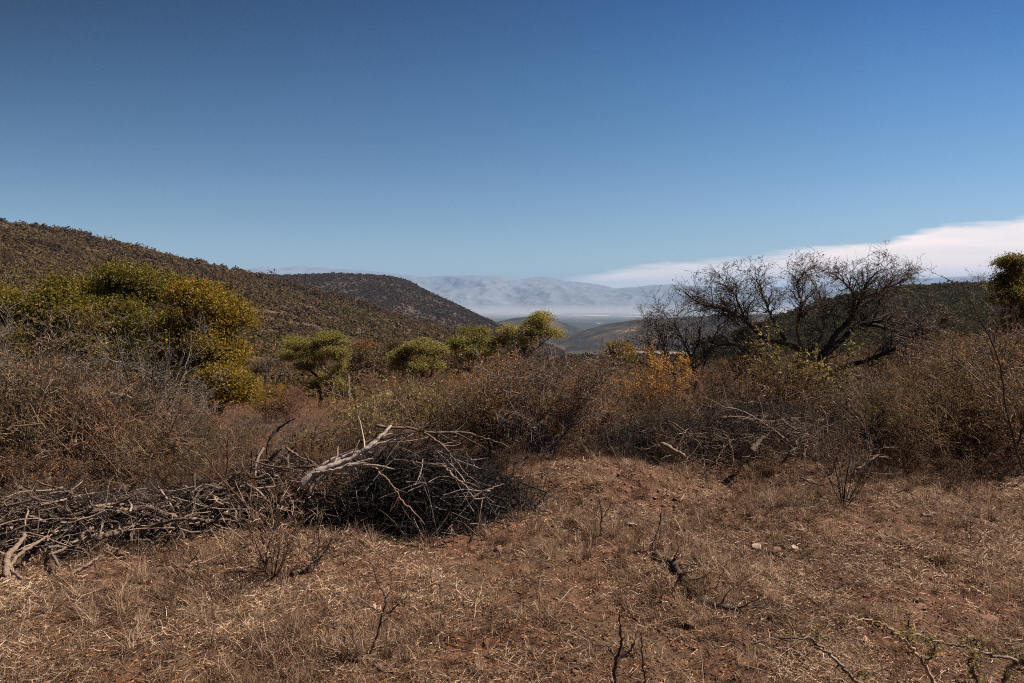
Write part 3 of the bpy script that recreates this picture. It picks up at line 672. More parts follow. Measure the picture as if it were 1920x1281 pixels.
for k_ in range(3): LIB['olive%d' % k_] = shrub_data(540 + k_, 2.0, 9, 36, wander=.09, up=.02, lv=((8, 42, .44), (6, 48, .48), (2, 50, .5)), mat=('twig', 'dark', 'twig_red')[k_], nleaf=(7000, 9000, 5000)[k_], leafsize=.036, lmat='feather', aspect=.3)
for k_ in range(2): LIB['low%d' % k_] = shrub_data(550 + k_, .8, 16, 48, lv=((8, 45, .5), (6, 48, .5)), r0=.006, wander=.16, mat='twig', nleaf=600, leafsize=.025, lmat='rust')
LIB['rose'] = shrub_data(560, 1.5, 10, 30, mat='twig_red', nleaf=7000, leafsize=.05, lmat='rose')
LIB['gold'] = shrub_data(561, 1.5, 9, 32, mat='twig_red', nleaf=6000, leafsize=.04, lmat='gold')
LIB['brown0'] = shrub_data(562, 1.8, 10, 34, mat='dark', nleaf=3600, leafsize=.045, lmat='brown')
GRP = {'bare': ('bare_shrub', 'bare twiggy brown shrub'), 'rust': ('rusty_shrub', 'twiggy shrub with small rust brown leaves'), 'tan': ('tan_leaved_shrub', 'upright shrub with hanging dry tan leaves'),
       'olive': ('feathery_shrub', 'arching shrub with fine dull olive leaves'), 'low': ('low_shrub', 'low tangled dry shrub'), 'rose': ('rose_shrub', 'shrub with rose brown leaves'),
       'gold': ('golden_shrub', 'shrub with golden olive leaves'), 'brown': ('brown_shrub', 'shrub with dense dull brown leaves')}
def kind(key): return key.rstrip('0123456789')
ZN = {}
def scatter(zone, where, keys, n, pxr, yr, seed, top=None, smin=.7, smax=1.2, mind=.5, flt=None):
    rng = R(seed); pts = []; c = 0
    for _ in range(n * 12):
        if c >= n: break
        px = rng.uniform(*pxr); Yd = yr[0] * (yr[1] / yr[0]) ** rng.random(); b = gp(px, Yd)
        if flt and not flt(px, Yd): continue
        if any((b[0] - q[0]) ** 2 + (b[1] - q[1]) ** 2 < (mind * (.6 + Yd / 30)) ** 2 for q in pts): continue
        pts.append(b); key = keys[rng.integers(len(keys))]; kd = kind(key)
        s = rng.uniform(smin, smax) * (1 + .012 * Yd)
        if top is not None:
            lim = hgt(np.interp(px, top[0], top[1]) + rng.uniform(-4, 22), px, Yd); hh = {'low': .9, 'tan': 2.3, 'olive': 2.25, 'bare': 2.05}.get(kd, 1.95)
            s = min(s, max(lim, .3) / hh)
        if s < .28: continue
        nm, lb = GRP[kd]
        lab = lb + ' ' + where
        grp = lb.replace('shrub', 'shrubs', 1) + ' ' + where
        if key not in ZN: ZN[key] = plant_thing(nm, LIB[key], b, lab, 'shrub', grp, rng.uniform(0, 6.28), s); o = ZN[key]
        else: o = copy_tree(ZN[key], b, rng.uniform(0, 6.28), s, lab, grp)
        o.scale = (s * rng.uniform(.85, 1.2), s * rng.uniform(.85, 1.2), s); c += 1
TOP = ([-60, 0, 60, 130, 200, 260, 330, 400, 470, 500, 560, 620, 700, 760, 820, 880, 940, 1000, 1060, 1120, 1200, 1300, 1400, 1500, 1560, 1620, 1700, 1760, 1820, 1900, 1980],
       [560, 600, 660, 640, 590, 650, 720, 740, 745, 750, 765, 775, 730, 700, 700, 690, 680, 672, 670, 672, 690, 640, 650, 660, 680, 650, 640, 610, 580, 590, 600])
TOPL = ([-120, 0, 60, 120, 180, 240, 300, 360, 430], [600, 625, 675, 715, 690, 695, 735, 768, 788])
# left thicket behind the row of cut wood
scatter('L', 'behind the row of cut wood', ['bare0', 'bare1', 'bare2', 'bare3', 'bare0', 'bare1', 'rust0', 'low0', 'olive0', 'olive1', 'brown0', 'tan0'], 75, (-120, 420), (8.8, 20), 601, TOPL, .65, 1.1, .5)
scatter('M', 'between the left trees and the brush pile', ['bare0', 'bare2', 'rust0', 'rust1', 'bare3', 'rust2'], 34, (400, 760), (9.6, 24), 602, ([400, 470, 520, 600, 700, 760], [770, 790, 815, 815, 785, 750]), .5, .9, .5)
scatter('C', 'beyond the brush pile', ['rust0', 'rust1', 'rust2', 'bare1', 'bare2', 'rust0', 'gold', 'brown0', 'olive0'], 60, (740, 1200), (11.2, 24), 603, TOP, .7, 1.15, .5)
scatter('RR', 'in the shade below the large leafless tree', ['bare0', 'bare3', 'low0', 'low1', 'brown0', 'bare3', 'bare2'], 54, (1190, 1720), (12.2, 26), 604, ([1190, 1300, 1400, 1500, 1600, 1720], [745, 680, 660, 655, 660, 650]), .55, 1.0, .6)
scatter('R', 'near the right edge', ['olive0', 'olive1', 'olive2', 'bare2', 'bare0', 'rust2'], 60, (1640, 2060), (10.5, 24), 605, ([1640, 1720, 1780, 1850, 1920, 2060], [700, 640, 615, 600, 600, 590]), .65, 1.15, .6)
scatter('D', 'on the slope below the clearing', ['rust0', 'bare1', 'brown0', 'rust1', 'bare2', 'brown0', 'gold'], 60, (440, 1300), (24, 60), 606, ([440, 500, 560, 600, 650, 700, 800, 900, 1040, 1100, 1200, 1300], [760, 768, 778, 780, 760, 735, 715, 700, 680, 680, 690, 680]), .6, 1.1, .8)
scatter('E', 'beyond the thicket on the right', ['rust0', 'bare1', 'brown0', 'olive1', 'bare0'], 46, (1250, 2000), (26, 60), 607, ([1250, 1400, 1600, 1700, 1800, 1900, 2000], [680, 660, 650, 630, 620, 620, 600]), .8, 1.5, .9)

scatter('W', 'along the edge of the clearing', ['low0', 'low1', 'low0', 'low1', 'bare0'], 46, (930, 1960), (9.4, 11.6), 608, None, .22, .48, .3, flt=lambda px, Yd: Yd > np.interp(px, [930, 1000, 1200, 1500, 1960], [9.6, 10.2, 10.4, 9.9, 9.6]))
scatter('V', 'around the foot of the left brushwood', ['low0', 'low1', 'rust1'], 26, (-60, 640), (7.9, 9.2), 609, None, .28, .5, .35)

# shrubs that can be told apart
def one(name, data, px, Yd, label, s=1.0, rz=0.0, cat='shrub', sink=0.0): return plant_thing(name, data, gp(px, Yd, -sink), label, cat, None, rz, s)
one('tan_leaved_shrub', shrub_data(701, 2.5, 9, 22, nleaf=2600, leafsize=.055, lmat='tan', mat='grey', r0=.024, droop=.9, aspect=.33, leafkeep=lambda p, r: p[:, 2] > 1.0), 222, 10.6, 'tall dark stemmed shrub with pale tan leaves in front of the domed olive tree', .92, .5)
one('bare_shrub', shrub_data(702, 2.3, 8, 20, nleaf=500, leafsize=.04, lmat='rust', mat='grey', r0=.022), 32, 10.0, 'tall bare shrub with grey stems at the left edge', .95)
one('bare_shrub', shrub_data(720, 2.7, 7, 16, lv=((7, 36, .36), (5, 46, .45), (2, 50, .5)), nleaf=900, leafsize=.04, lmat='tan', mat='twig', r0=.020), -25, 9.6, 'very tall reddish bare shrub cut by the left edge', 1.0)
one('bare_shrub', shrub_data(721, 2.3, 6, 20, lv=((7, 38, .38), (5, 46, .45), (2, 50, .5)), nleaf=1200, leafsize=.04, lmat='rust', mat='twig', r0=.017), 108, 10.4, 'open branching bare shrub with rusty flecks right of the tall grey stemmed one', 1.0)
one('bare_shrub', shrub_data(722, 2.2, 6, 24, lv=((7, 38, .38), (5, 46, .45), (2, 50, .5)), nleaf=1200, leafsize=.045, lmat='tan', mat='dark', r0=.019), 285, 10.0, 'dark stemmed bare shrub leaning right below the golden tree', .92)
one('tan_leaved_shrub', shrub_data(703, 2.3, 8, 26, nleaf=1700, leafsize=.055, lmat='tan', mat='grey', r0=.016, droop=.9, aspect=.33), 330, 11.5, 'tan leaved shrub with leaning stems in front of the golden tree', .68, 2.0)
one('golden_shrub', shrub_data(704, 1.7, 12, 30, nleaf=14000, leafsize=.04, lmat='gold', mat='twig_red'), 500, 24, 'golden orange bush below the right end of the left trees', .9)
one('rose_shrub', shrub_data(705, 1.7, 12, 30, nleaf=11000, leafsize=.05, lmat='rose', mat='twig_red'), 530, 24, 'pinkish bush beside the golden orange bush', .72)
one('rose_shrub', shrub_data(706, 2.0, 12, 32, nleaf=11000, leafsize=.05, lmat='rose', mat='twig_red'), 728, 34, 'pinkish brown bush right of the forked tree', .9)
one('tan_leaved_shrub', shrub_data(707, 1.35, 9, 22, nleaf=1500, leafsize=.06, lmat='yellow', mat='twig', droop=1.2, aspect=.35), 700, 11.0, 'upright shrub with hanging yellowish leaves behind the left shoulder of the brush pile', .98, 1.0)
one('tan_leaved_shrub', shrub_data(708, 1.35, 9, 26, nleaf=1900, leafsize=.055, lmat='yellow', mat='twig', droop=1.1, aspect=.35), 790, 11.4, 'yellowish hanging leaved shrub right behind the top of the brush pile', .98)
one('tan_leaved_shrub', shrub_data(709, .8, 5, 30, nleaf=420, leafsize=.05, lmat='yellow', mat='dark', droop=1.2, aspect=.35), 560, 10.2, 'small leafy shoot beside the dark curved branch', 1.1)
one('rusty_shrub', shrub_data(710, 1.75, 14, 30, lv=((10, 38, .42), (7, 44, .45), (3, 48, .5)), nleaf=5200, leafsize=.035, lmat='rust', mat='grey', r0=.013, wander=.08), 1022, 10.9, 'large fan shaped twiggy shrub with rust leaves right of the brush pile', 1.0)
one('rusty_shrub', shrub_data(711, 1.6, 12, 26, nleaf=3600, leafsize=.035, lmat='rust', mat='twig', r0=.012, wander=.09), 940, 11.3, 'twiggy rust leaved shrub directly behind the right half of the brush pile', 1.05, 1.3)
one('orange_leaved_shrub', shrub_data(712, 1.75, 10, 20, nleaf=2600, leafsize=.055, lmat='orange', mat='twig_red', droop=.2, aspect=.36, leafkeep=lambda p, r: (p[:, 2] > .75) & (r.random(len(p)) < p[:, 2] / 1.7)), 1238, 13.4, 'bright orange yellow leaved shrub left of the large leafless tree', .88)
one('yellow_leaved_shrub', shrub_data(713, 1.4, 9, 30, nleaf=2600, leafsize=.06, lmat='yellow', mat='dark', aspect=.5, leafkeep=lambda p, r: p[:, 2] > .5), 1498, 14.6, 'yellow green leaved shrub growing against the trunk of the large leafless tree', 1.3)
one('bare_shrub', shrub_data(714, 1.05, 8, 24, lv=((5, 32, .45), (4, 36, .5)), nleaf=0, mat='dark', r0=.011, wander=.06, base=.03), 1592, 8.6, 'vase shaped leafless little shrub standing alone on the dry grass at the right', .95)
one('bare_shrub', shrub_data(715, .34, 6, 34, lv=((4, 36, .5),), mat='dark', r0=.006, base=.02), 1838, 7.2, 'knee high dark bare shrub in the grass near the right edge', 1.0)
one('bare_shrub', shrub_data(716, .75, 9, 22, lv=((7, 38, .5), (5, 44, .5)), nleaf=0, mat='twig', r0=.008, wander=.1), 500, 6.35, 'thin bare sapling in front of the row of cut wood', 1.05)
one('bare_shrub', shrub_data(717, .5, 7, 30, lv=((6, 38, .5), (4, 44, .5)), nleaf=260, leafsize=.02, lmat='feather', mat='twig', r0=.006), 590, 6.5, 'short wiry bush right of the thin bare sapling', 1.0)
# long arching stems in the right thicket
def traced(name, label, cat, strands, Yd, seed, mat, sub=None, leaf=None, k=6, lump=.08, parent_base=None, wname='stems', subname='twigs', group=None, dep=.25, jit=.006):
    rng = R(seed); g = Geo(); gs = Geo(); s_ = Yd / F; b = at(strands[0][0][0][0], strands[0][0][0][1], Yd); tp = []
    for tr, r0, r1 in strands:
        m = len(tr); dy = rng.uniform(-dep, dep)
        p = curve([at(q[0], q[1], Yd + (q[2] if len(q) > 2 else dy * i / (m - 1))) for i, q in enumerate(tr)], max(10, 5 * m), rng, jit)
        r = np.linspace(r0, r1, len(p)) * s_; r[-1] *= .3
        g.chains(p[None], r[None], k, rng=rng, lump=lump); P_, R_ = p[None], r[None]
        sg = g if name == 'sapling' else gs
        for (m_, ang, L_) in (sub or ()):
            q, dd, rp, t = spawn(rng, P_, R_, m_, .2, 1, ang, 14); P_ = grow(rng, q, dd, L_ * rng.uniform(.5, 1.2, len(q)), 6, .12, .02)
            R_ = taper(np.maximum(np.minimum(rp * .6, .008), .0015), 6, .35); sg.chains(P_, R_, 3, rng=rng)
        tp.append(P_[:, 1:].reshape(-1, 3))
    if (sub and name != 'sapling') or leaf:
        o = empty(name, b, label, cat, group); link(wname, g.mesh('wood_mesh', M[mat], off=b), o)
        if sub: link(subname, gs.mesh('twig_mesh', M[mat], off=b), o)
        if leaf:
            T = np.concatenate(tp); gl = Geo(); ps = T[rng.integers(0, len(T), leaf[0])] + rng.normal(0, leaf[1] * .5, (leaf[0], 3)); gl.leaves(ps, leaf[1], rng, .35); link('leaves', gl.mesh('leaf_mesh', M[leaf[2]], off=b), o)
        return o
    return tag(link(name, g.mesh(name, M[mat], off=b), None, b), label, cat, group)
traced('arching_shrub', 'tall thin dark stemmed shrub reaching above the thicket at the right edge', 'shrub',
    [([(1935, 930), (1905, 840), (1885, 760), (1876, 690), (1862, 645), (1840, 605), (1822, 568), (1800, 540), (1764, 517)], 2.6, .7), ([(1862, 645), (1868, 610), (1866, 570), (1862, 535)], 1.6, .6),
     ([(1895, 800), (1860, 740), (1820, 700), (1780, 668), (1740, 650)], 2.5, .8), ([(1905, 840), (1930, 760), (1945, 700), (1950, 650)], 2, .8), ([(1822, 568), (1830, 545), (1846, 520)], 1.4, .6)],
    9.5, 801, 'dark', sub=((12, 42, .3), (5, 45, .12)), leaf=(1600, .02, 'feather'), dep=.4)
traced('arching_shrub', 'feathery shrub with pale leaning stems behind the vase shaped shrub', 'shrub',
    [([(1880, 900), (1840, 840), (1790, 790), (1740, 750), (1690, 730)], 2.6, .8), ([(1880, 900), (1850, 820), (1830, 760), (1790, 710), (1760, 690)], 2.6, .8), ([(1880, 900), (1890, 830), (1870, 780), (1850, 740)], 2.6, .8)],
    11, 802, 'twig', sub=((12, 42, .35), (6, 45, .16)), leaf=(9000, .026, 'feather'), dep=.6)
# ------------------------------------------------------------------ dead wood
def log(label, tr, r0, r1, seed, name='dead_branch', mat='dead', side=(), Yd=None, group=None, cat='branch', lift=0.0, forks=()):
    """one weathered branch traced through photo points; Yd per point or one depth; side = (count, length) of broken side twigs"""
    rng = R(seed); g = Geo()
    def pt(q): return at(q[0], q[1], q[2] if len(q) > 2 else Yd)
    p = curve([pt(q) for q in tr], max(14, 6 * len(tr)), rng, .005); s_ = float(np.mean(p[:, 1])) / F
    r = np.linspace(r0, r1, len(p)) * s_ * (1 + .12 * np.sin(np.linspace(0, 9, len(p)) + seed)); r[-1] *= .25; r[0] *= .8
    p[:, 2] = np.maximum(p[:, 2], gz(p[:, 0], p[:, 1]) + r * .35)
    p = np.concatenate([p[:1], p, p[-1:]]); r = np.concatenate([[.0005], r, [.0005]])
    g.chains(p[None], r[None], 8, rng=rng, lump=.10, rnd=np.array([.25 + .45 * rng.random()]))
    for f, fr0, fr1 in forks:
        q = curve([pt(c) for c in f], max(10, 5 * len(f)), rng, .006); rr = np.linspace(fr0, fr1, len(q)) * s_; g.chains(q[None], rr[None], 6, rng=rng, lump=.1, rnd=np.array([.3 + .4 * rng.random()]))
    if side:
        q, dd, rp, t = spawn(rng, p[None, 1:-1], r[None, 1:-1], side[0], .25, 1, 38, 12); L = side[1] * rng.uniform(.4, 1.2, len(q)); c = grow(rng, q, dd, L, 7, .14, 0)
        rr = taper(np.clip(rp * .5, .0025, .012), 7, .3); g.chains(c, rr, 4, rng=rng, rnd=.4 + .5 * rng.random(len(q)))
    b = p[1]
    return tag(link(name, g.mesh(name, M[mat], True, off=b), None, b), label, cat, group)
def yg(py): return CAMZ * F / max(py - 565, 60)       # distance of level ground seen at a photo row
log('long pale grey branch curving up out of the left end of the brush pile', [(562, 912, 7.7), (585, 890, 7.75), (620, 873, 7.8), (655, 860, 7.85), (690, 838, 7.9), (716, 815, 8.0), (734, 797, 8.1)], 7.5, 2.6, 1, mat='bleach', side=(5, .35),
    forks=[([(585, 890, 7.75), (625, 882, 7.6), (665, 868, 7.6), (700, 860, 7.6)], 4, 1.6), ([(600, 882, 7.8), (640, 858, 7.95), (680, 845, 8.0), (720, 830, 8.1), (760, 822, 8.1)], 4, 1.5), ([(570, 905, 7.7), (600, 876, 7.8), (640, 852, 7.9), (670, 842, 7.9)], 3.4, 1.2)])
log('second pale branch lying just below the long one at the pile\'s left end', [(578, 925, 7.55), (600, 898, 7.6), (640, 878, 7.6), (690, 872, 7.55), (740, 880, 7.5)], 4.4, 1.8, 2, mat='bleach', side=(5, .3))
log('dark crooked branch lying across the very top of the brush pile', [(704, 798, 8.15), (730, 801, 8.15), (770, 804, 8.15), (810, 812, 8.15), (860, 810, 8.2), (910, 822, 8.25), (965, 842, 8.2)], 3.2, 1.4, 3, mat='dark', side=(8, .4))
log('dark branch running under the topmost one on the brush pile', [(672, 832, 7.95), (720, 822, 8.0), (765, 812, 8.05), (800, 806, 8.1)], 2.6, 1.4, 4, mat='dark', side=(4, .3))
log('thin pale branch hanging down the right face of the brush pile', [(795, 811, 7.95), (830, 835, 7.8), (855, 865, 7.65), (870, 885, 7.55), (890, 900, 7.45)], 2.4, 1.2, 5, side=(5, .25))
log('forked pale branch at the lower right of the brush pile', [(828, 870, 7.5), (852, 895, 7.35), (876, 915, 7.3), (888, 934, 7.28), (915, 932, 7.3)], 2.3, 1.3, 6, side=(3, .2), forks=[([(888, 932, 7.28), (915, 918, 7.35), (945, 908, 7.5)], 2, 1.2)])
log('thin branch slanting across the middle of the brush pile', [(735, 862, 7.5), (780, 866, 7.4), (815, 872, 7.4), (850, 880, 7.4)], 2.2, 1.0, 7, side=(5, .25))
log('reddish slender branch hanging at the left face of the brush pile', [(710, 884, 7.3), (735, 910, 7.2), (755, 940, 7.15), (780, 965, 7.1), (797, 985, 7.1)], 1.8, 1.0, 8, mat='twig_red', side=(5, .25))
log('dark upright curved branch rising left of the brush pile', [(503, 868, 8.4), (501, 845, 8.4), (508, 820, 8.45), (524, 802, 8.5), (538, 793, 8.5), (554, 784, 8.5)], 3.0, 1.5, 9, mat='dark', side=(4, .15))
log('broken pale stick leaning on the heap under the dark curved branch', [(505, 862, 8.3), (520, 848, 8.3), (531, 839, 8.3)], 3.6, 2.2, 10, side=(3, .2))
log('knotty pale branch climbing over the heap left of the long grey branch', [(422, 902, 8.1), (450, 884, 8.2), (478, 868, 8.3), (505, 864, 8.35), (535, 868, 8.3)], 3.6, 1.8, 11, side=(7, .3))
log('grey branch sloping from the heap toward the long grey branch', [(535, 840, 8.4), (558, 855, 8.3), (590, 868, 8.2)], 2.6, 1.6, 12, side=(4, .25))
log('straight grey branch pointing up from the left edge of the photograph', [(-20, 992, 7.4), (20, 972, 7.5), (45, 960, 7.5), (62, 947, 7.55)], 4.6, 2.4, 13, side=(3, .3))
log('long branch dipping from the left edge then running level through the row', [(36, 912, 7.9), (62, 938, 7.8), (88, 963, 7.6), (120, 971, 7.5), (150, 971, 7.5), (181, 966, 7.5)], 4.2, 2.2, 14, side=(6, .4))
log('hooked pale branch bending back at the left end of the row', [(120, 982, 7.1), (95, 1000, 6.8), (70, 1018, 6.5), (44, 1033, 6.3), (23, 1052, 6.15), (24, 1074, 6.0), (43, 1087, 5.95)], 2.4, 3.4, 15, side=(3, .25))
log('thick bent grey limb at the lower left corner of the row', [(46, 1002, 6.4), (33, 1022, 6.25), (14, 1042, 6.1), (10, 1062, 6.0), (12, 1082, 5.9)], 4.0, 6.0, 16, side=(2, .2))
log('knuckled thick root end in the middle of the row', [(205, 948, 7.6), (228, 958, 7.4), (250, 955, 7.35), (262, 968, 7.3), (258, 980, 7.2)], 5.5, 3.2, 17, side=(5, .22))
log('smooth grey branch curving right from the knuckled root', [(250, 957, 7.35), (280, 953, 7.35), (305, 962, 7.3), (333, 969, 7.3)], 4.4, 3.6, 18, side=(2, .2))
log('long brown branch arching low along the front of the row', [(255, 1000, 7.0), (290, 984, 7.0), (325, 976, 7.0), (360, 974, 7.0), (392, 980, 6.95), (418, 990, 6.9)], 4.2, 3.0, 19, side=(4, .3))
log('split pale log lying in the front of the row', [(178, 1012, 6.7), (200, 1003, 6.75), (222, 1000, 6.8), (234, 992, 6.85)], 6.4, 4.4, 20)
log('short pale stub of cut wood in the row', [(148, 1009, 6.8), (162, 998, 6.85), (176, 988, 6.9)], 4.6, 3.6, 21)
log('straight branch lying on the ground at the front of the row', [(128, 1078, 6.2), (152, 1066, 6.3), (172, 1054, 6.4), (196, 1040, 6.5)], 2.6, 2.0, 22, side=(2, .15))
log('level pale branch running from the row toward the brush pile', [(395, 940, 7.7), (420, 934, 7.7), (450, 931, 7.7), (482, 930, 7.7)], 3.2, 2.2, 23, side=(4, .25))
log('pale branch slanting up in front of the pile\'s left end', [(502, 942, 7.4), (520, 931, 7.4), (538, 920, 7.4)], 4.0, 3.0, 24, side=(2, .15))
log('white stick lying on the soil before the row', [(228, 1020, 6.9), (250, 1014, 6.9), (272, 1014, 6.9), (287, 1019, 6.88)], 3.0, 2.2, 25)
log('fan of thin straight grey sticks at the left of the row', [(34, 914, 7.8), (60, 930, 7.7), (90, 950, 7.6), (118, 970, 7.5)], 2.4, 1.4, 26, side=(8, .5))
for i, (tr, r0) in enumerate([([(60, 990), (95, 985), (135, 978)], 3), ([(5, 1020), (45, 1010), (85, 1012), (125, 1000)], 3.5), ([(90, 1040), (125, 1030), (160, 1030)], 3), ([(235, 985), (270, 990), (300, 982)], 3.2),
        ([(150, 990), (185, 978), (225, 982)], 3), ([(330, 950), (370, 942), (405, 946)], 3), ([(300, 996), (330, 990), (350, 1000)], 2.6), ([(345, 925), (385, 915), (430, 918)], 3), ([(440, 905), (480, 900), (515, 912)], 3), ([(20, 940), (50, 985), (60, 1010)], 3),
        ([(110, 1060), (95, 1030), (105, 1000)], 2.6), ([(440, 960), (480, 950), (530, 958)], 3)]):
    log('bleached crooked branch in the row of cut wood', [(a, b_, yg(b_ + 24)) for a, b_ in tr], r0, r0 * .6, 60 + i, side=(4, .3), group='bleached branches in the row of cut wood')
# right hand brush
log('thick pale broken log on the red bank right of the fan shaped shrub', [(1238, 832, 10.4), (1258, 842, 10.3), (1285, 856, 10.2)], 5.5, 3.5, 30, side=(3, .2))
log('mossy pale stump piece standing in the brush below the orange leaved shrub', [(1408, 848, 10.2), (1420, 832, 10.3), (1434, 818, 10.4)], 6, 4.5, 31)
log('pale grey branch fanning left across the right hand brush', [(1480, 830, 10.6), (1440, 800, 10.7), (1400, 775, 10.8), (1362, 762, 10.9)], 2.6, 1.0, 32, side=(10, .55))
log('long pale branch crossing above the right hand brush', [(1350, 785, 10.9), (1390, 782, 10.9), (1430, 790, 10.8), (1500, 783, 10.8)], 2.4, 1.0, 33, side=(9, .4))
log('white upright forked branch in the right hand brush', [(1374, 868, 10), (1372, 845, 10), (1366, 825, 10)], 2.6, 1.5, 34, side=(5, .3))
log('curved white roots hanging in the right hand brush', [(1466, 870, 9.9), (1480, 850, 9.9), (1494, 838, 9.95), (1486, 818, 10)], 2.6, 1.6, 35, side=(6, .25))
log('short white stick upright between the curved roots and the vase shaped shrub', [(1504, 862, 9.9), (1508, 848, 9.95), (1514, 835, 10)], 2.8, 2, 36)
log('pale broken branch leaning behind the vase shaped shrub', [(1600, 886, 9.6), (1625, 868, 9.7), (1646, 852, 9.8)], 3.2, 2, 37, side=(3, .25))
log('thin branch sprawling on the ground from the brush toward the vase shaped shrub', [(1500, 896, 9.3), (1530, 908, 9.2), (1552, 914, 9.1)], 1.8, 1, 38, side=(3, .2))
log('short bent stub of wood in the grass at the right', [(1728, 985, 8.0), (1736, 970, 8.0), (1762, 962, 8.05)], 3.6, 2, 39, side=(2, .12))
log('gnarled dark root lying diagonally across the dry grass', [(1228, 1064, 6.72), (1240, 1082, 6.5), (1262, 1102, 6.25), (1278, 1122, 6.05), (1290, 1130, 5.95)], 9, 6, 40, mat='dark', side=(16, .26))
log('dark knotted root lump below the diagonal root', [(1308, 1150, 5.72), (1335, 1160, 5.65), (1362, 1172, 5.55), (1404, 1168, 5.55)], 10, 3.5, 41, mat='dark', side=(14, .24))
log('small dark bent root sticking up in the middle of the grass', [(1150, 1046, 6.95), (1161, 1028, 7.0), (1175, 1052, 6.9), (1190, 1066, 6.8)], 2.6, 1.6, 42, mat='dark', side=(3, .15))
log('short stick lying beside the small bent root', [(1264, 1056, 6.82), (1282, 1052, 6.85), (1300, 1050, 6.85)], 1.8, 1.2, 43, mat='twig')
log('brown knotted root half buried before the row of cut wood', [(246, 1106, 6.15), (266, 1092, 6.2), (280, 1078, 6.3), (310, 1072, 6.35), (350, 1072, 6.35)], 9, 4, 44, mat='twig', side=(7, .3))
log('thin brown root lying left of the half buried one', [(150, 1132, 5.9), (190, 1124, 5.95), (225, 1116, 6.0), (250, 1104, 6.1)], 6, 4, 45, mat='twig', side=(3, .2))
log('brown bent log piece in the grass right of the bare sapling', [(548, 1092, 6.2), (565, 1080, 6.3), (590, 1070, 6.38)], 8, 5, 46, mat='twig', side=(2, .15))
log('flat brown stick on the soil at the lower left', [(240, 1176, 5.4), (262, 1172, 5.45), (288, 1166, 5.5)], 2.8, 1.6, 47, mat='twig')
log('dark stick lying at the foot of the forked sprout', [(700, 1254, 4.82), (720, 1264, 4.76), (748, 1272, 4.72)], 4, 3, 48, mat='dark')
# tangled brushwood
def inside(rng, n, c, r):
    d = norm(rng.normal(0, 1, (n, 3))) * (rng.random(n) ** (1 / 2.2))[:, None]; return c + d * r
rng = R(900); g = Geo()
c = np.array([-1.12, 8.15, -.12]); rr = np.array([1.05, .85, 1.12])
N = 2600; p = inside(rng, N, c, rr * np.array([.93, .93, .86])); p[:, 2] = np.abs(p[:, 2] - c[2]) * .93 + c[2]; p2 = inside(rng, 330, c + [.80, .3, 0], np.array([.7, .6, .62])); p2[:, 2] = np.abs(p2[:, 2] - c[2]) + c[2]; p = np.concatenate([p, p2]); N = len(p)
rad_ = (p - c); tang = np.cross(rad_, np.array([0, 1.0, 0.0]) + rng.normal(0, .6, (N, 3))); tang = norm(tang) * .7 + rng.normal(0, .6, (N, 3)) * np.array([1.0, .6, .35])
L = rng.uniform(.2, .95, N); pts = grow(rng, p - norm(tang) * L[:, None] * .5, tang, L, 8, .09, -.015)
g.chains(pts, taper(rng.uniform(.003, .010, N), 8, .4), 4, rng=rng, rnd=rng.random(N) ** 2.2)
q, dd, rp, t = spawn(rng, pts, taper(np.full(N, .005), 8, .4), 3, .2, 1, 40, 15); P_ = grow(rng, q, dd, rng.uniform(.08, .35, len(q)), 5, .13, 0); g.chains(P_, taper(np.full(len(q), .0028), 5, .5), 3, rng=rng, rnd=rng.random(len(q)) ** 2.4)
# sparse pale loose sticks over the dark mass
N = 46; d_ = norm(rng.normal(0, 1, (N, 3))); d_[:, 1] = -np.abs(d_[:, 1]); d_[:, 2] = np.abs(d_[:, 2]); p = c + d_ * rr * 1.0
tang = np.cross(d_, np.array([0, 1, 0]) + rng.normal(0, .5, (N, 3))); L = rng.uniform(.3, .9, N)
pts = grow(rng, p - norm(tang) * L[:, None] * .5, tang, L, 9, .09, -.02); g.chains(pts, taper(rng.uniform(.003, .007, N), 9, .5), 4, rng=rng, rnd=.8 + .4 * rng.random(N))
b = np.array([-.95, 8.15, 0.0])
tag(link('brush_pile', g.mesh('brush_pile', M['pile_shade_wood'], off=b), None, b), 'big dome of tangled dark cut branches at the edge of the clearing', 'brush pile')
def tangle(name, label, line, n, rad, seed, mat, lmin, lmax, rmin=.002, rmax=.009, hpow=.7, kind_=None, cat=None):
    """line: (x, y, width, height) stations of a heap"""
    rng = R(seed); ln = np.array(line, float); t = rng.uniform(0, len(ln) - 1.001, n); i = t.astype(int); f = (t - i)[:, None]; s_ = ln[i] * (1 - f) + ln[i + 1] * f
    o_ = rng.normal(0, .42, (n, 2)); h = rng.random(n) ** hpow * np.exp(-(o_ ** 2).sum(1)) * s_[:, 3]
    p = np.stack([s_[:, 0] + o_[:, 0] * s_[:, 2], s_[:, 1] + o_[:, 1] * s_[:, 2], h], 1); p[:, 2] += gz(p[:, 0], p[:, 1])
    d = rng.normal(0, 1, (n, 3)); d[:, 2] *= .5; d[:, 0] *= 1.25; L = rng.uniform(lmin, lmax, n); d = norm(d)
    g = Geo(); pts = grow(rng, p - d * L[:, None] * .5, d, L, 8, .20, 0); zmin = gz(pts[..., 0], pts[..., 1]) + .004; pts[..., 2] = np.maximum(pts[..., 2], zmin)
    r = rmin + (rmax - rmin) * rng.random(n) ** 2.2; g.chains(pts, taper(r, 8, .5), 4, rng=rng, rnd=rng.random(n))
    q, dd, rp, tt = spawn(rng, pts, taper(r, 8, .5), 2, .2, 1, 40, 15); P_ = grow(rng, q, dd, rng.uniform(.3, .6, len(q)) * lmax * .5, 5, .13, 0); g.chains(P_, taper(np.maximum(rp * .5, .0018), 5, .5), 3, rng=rng)
    tag(link(name, g.mesh(name, M[mat])), label, cat, None, kind_)
xw = lambda px, Yd: (px - 960) / F * Yd
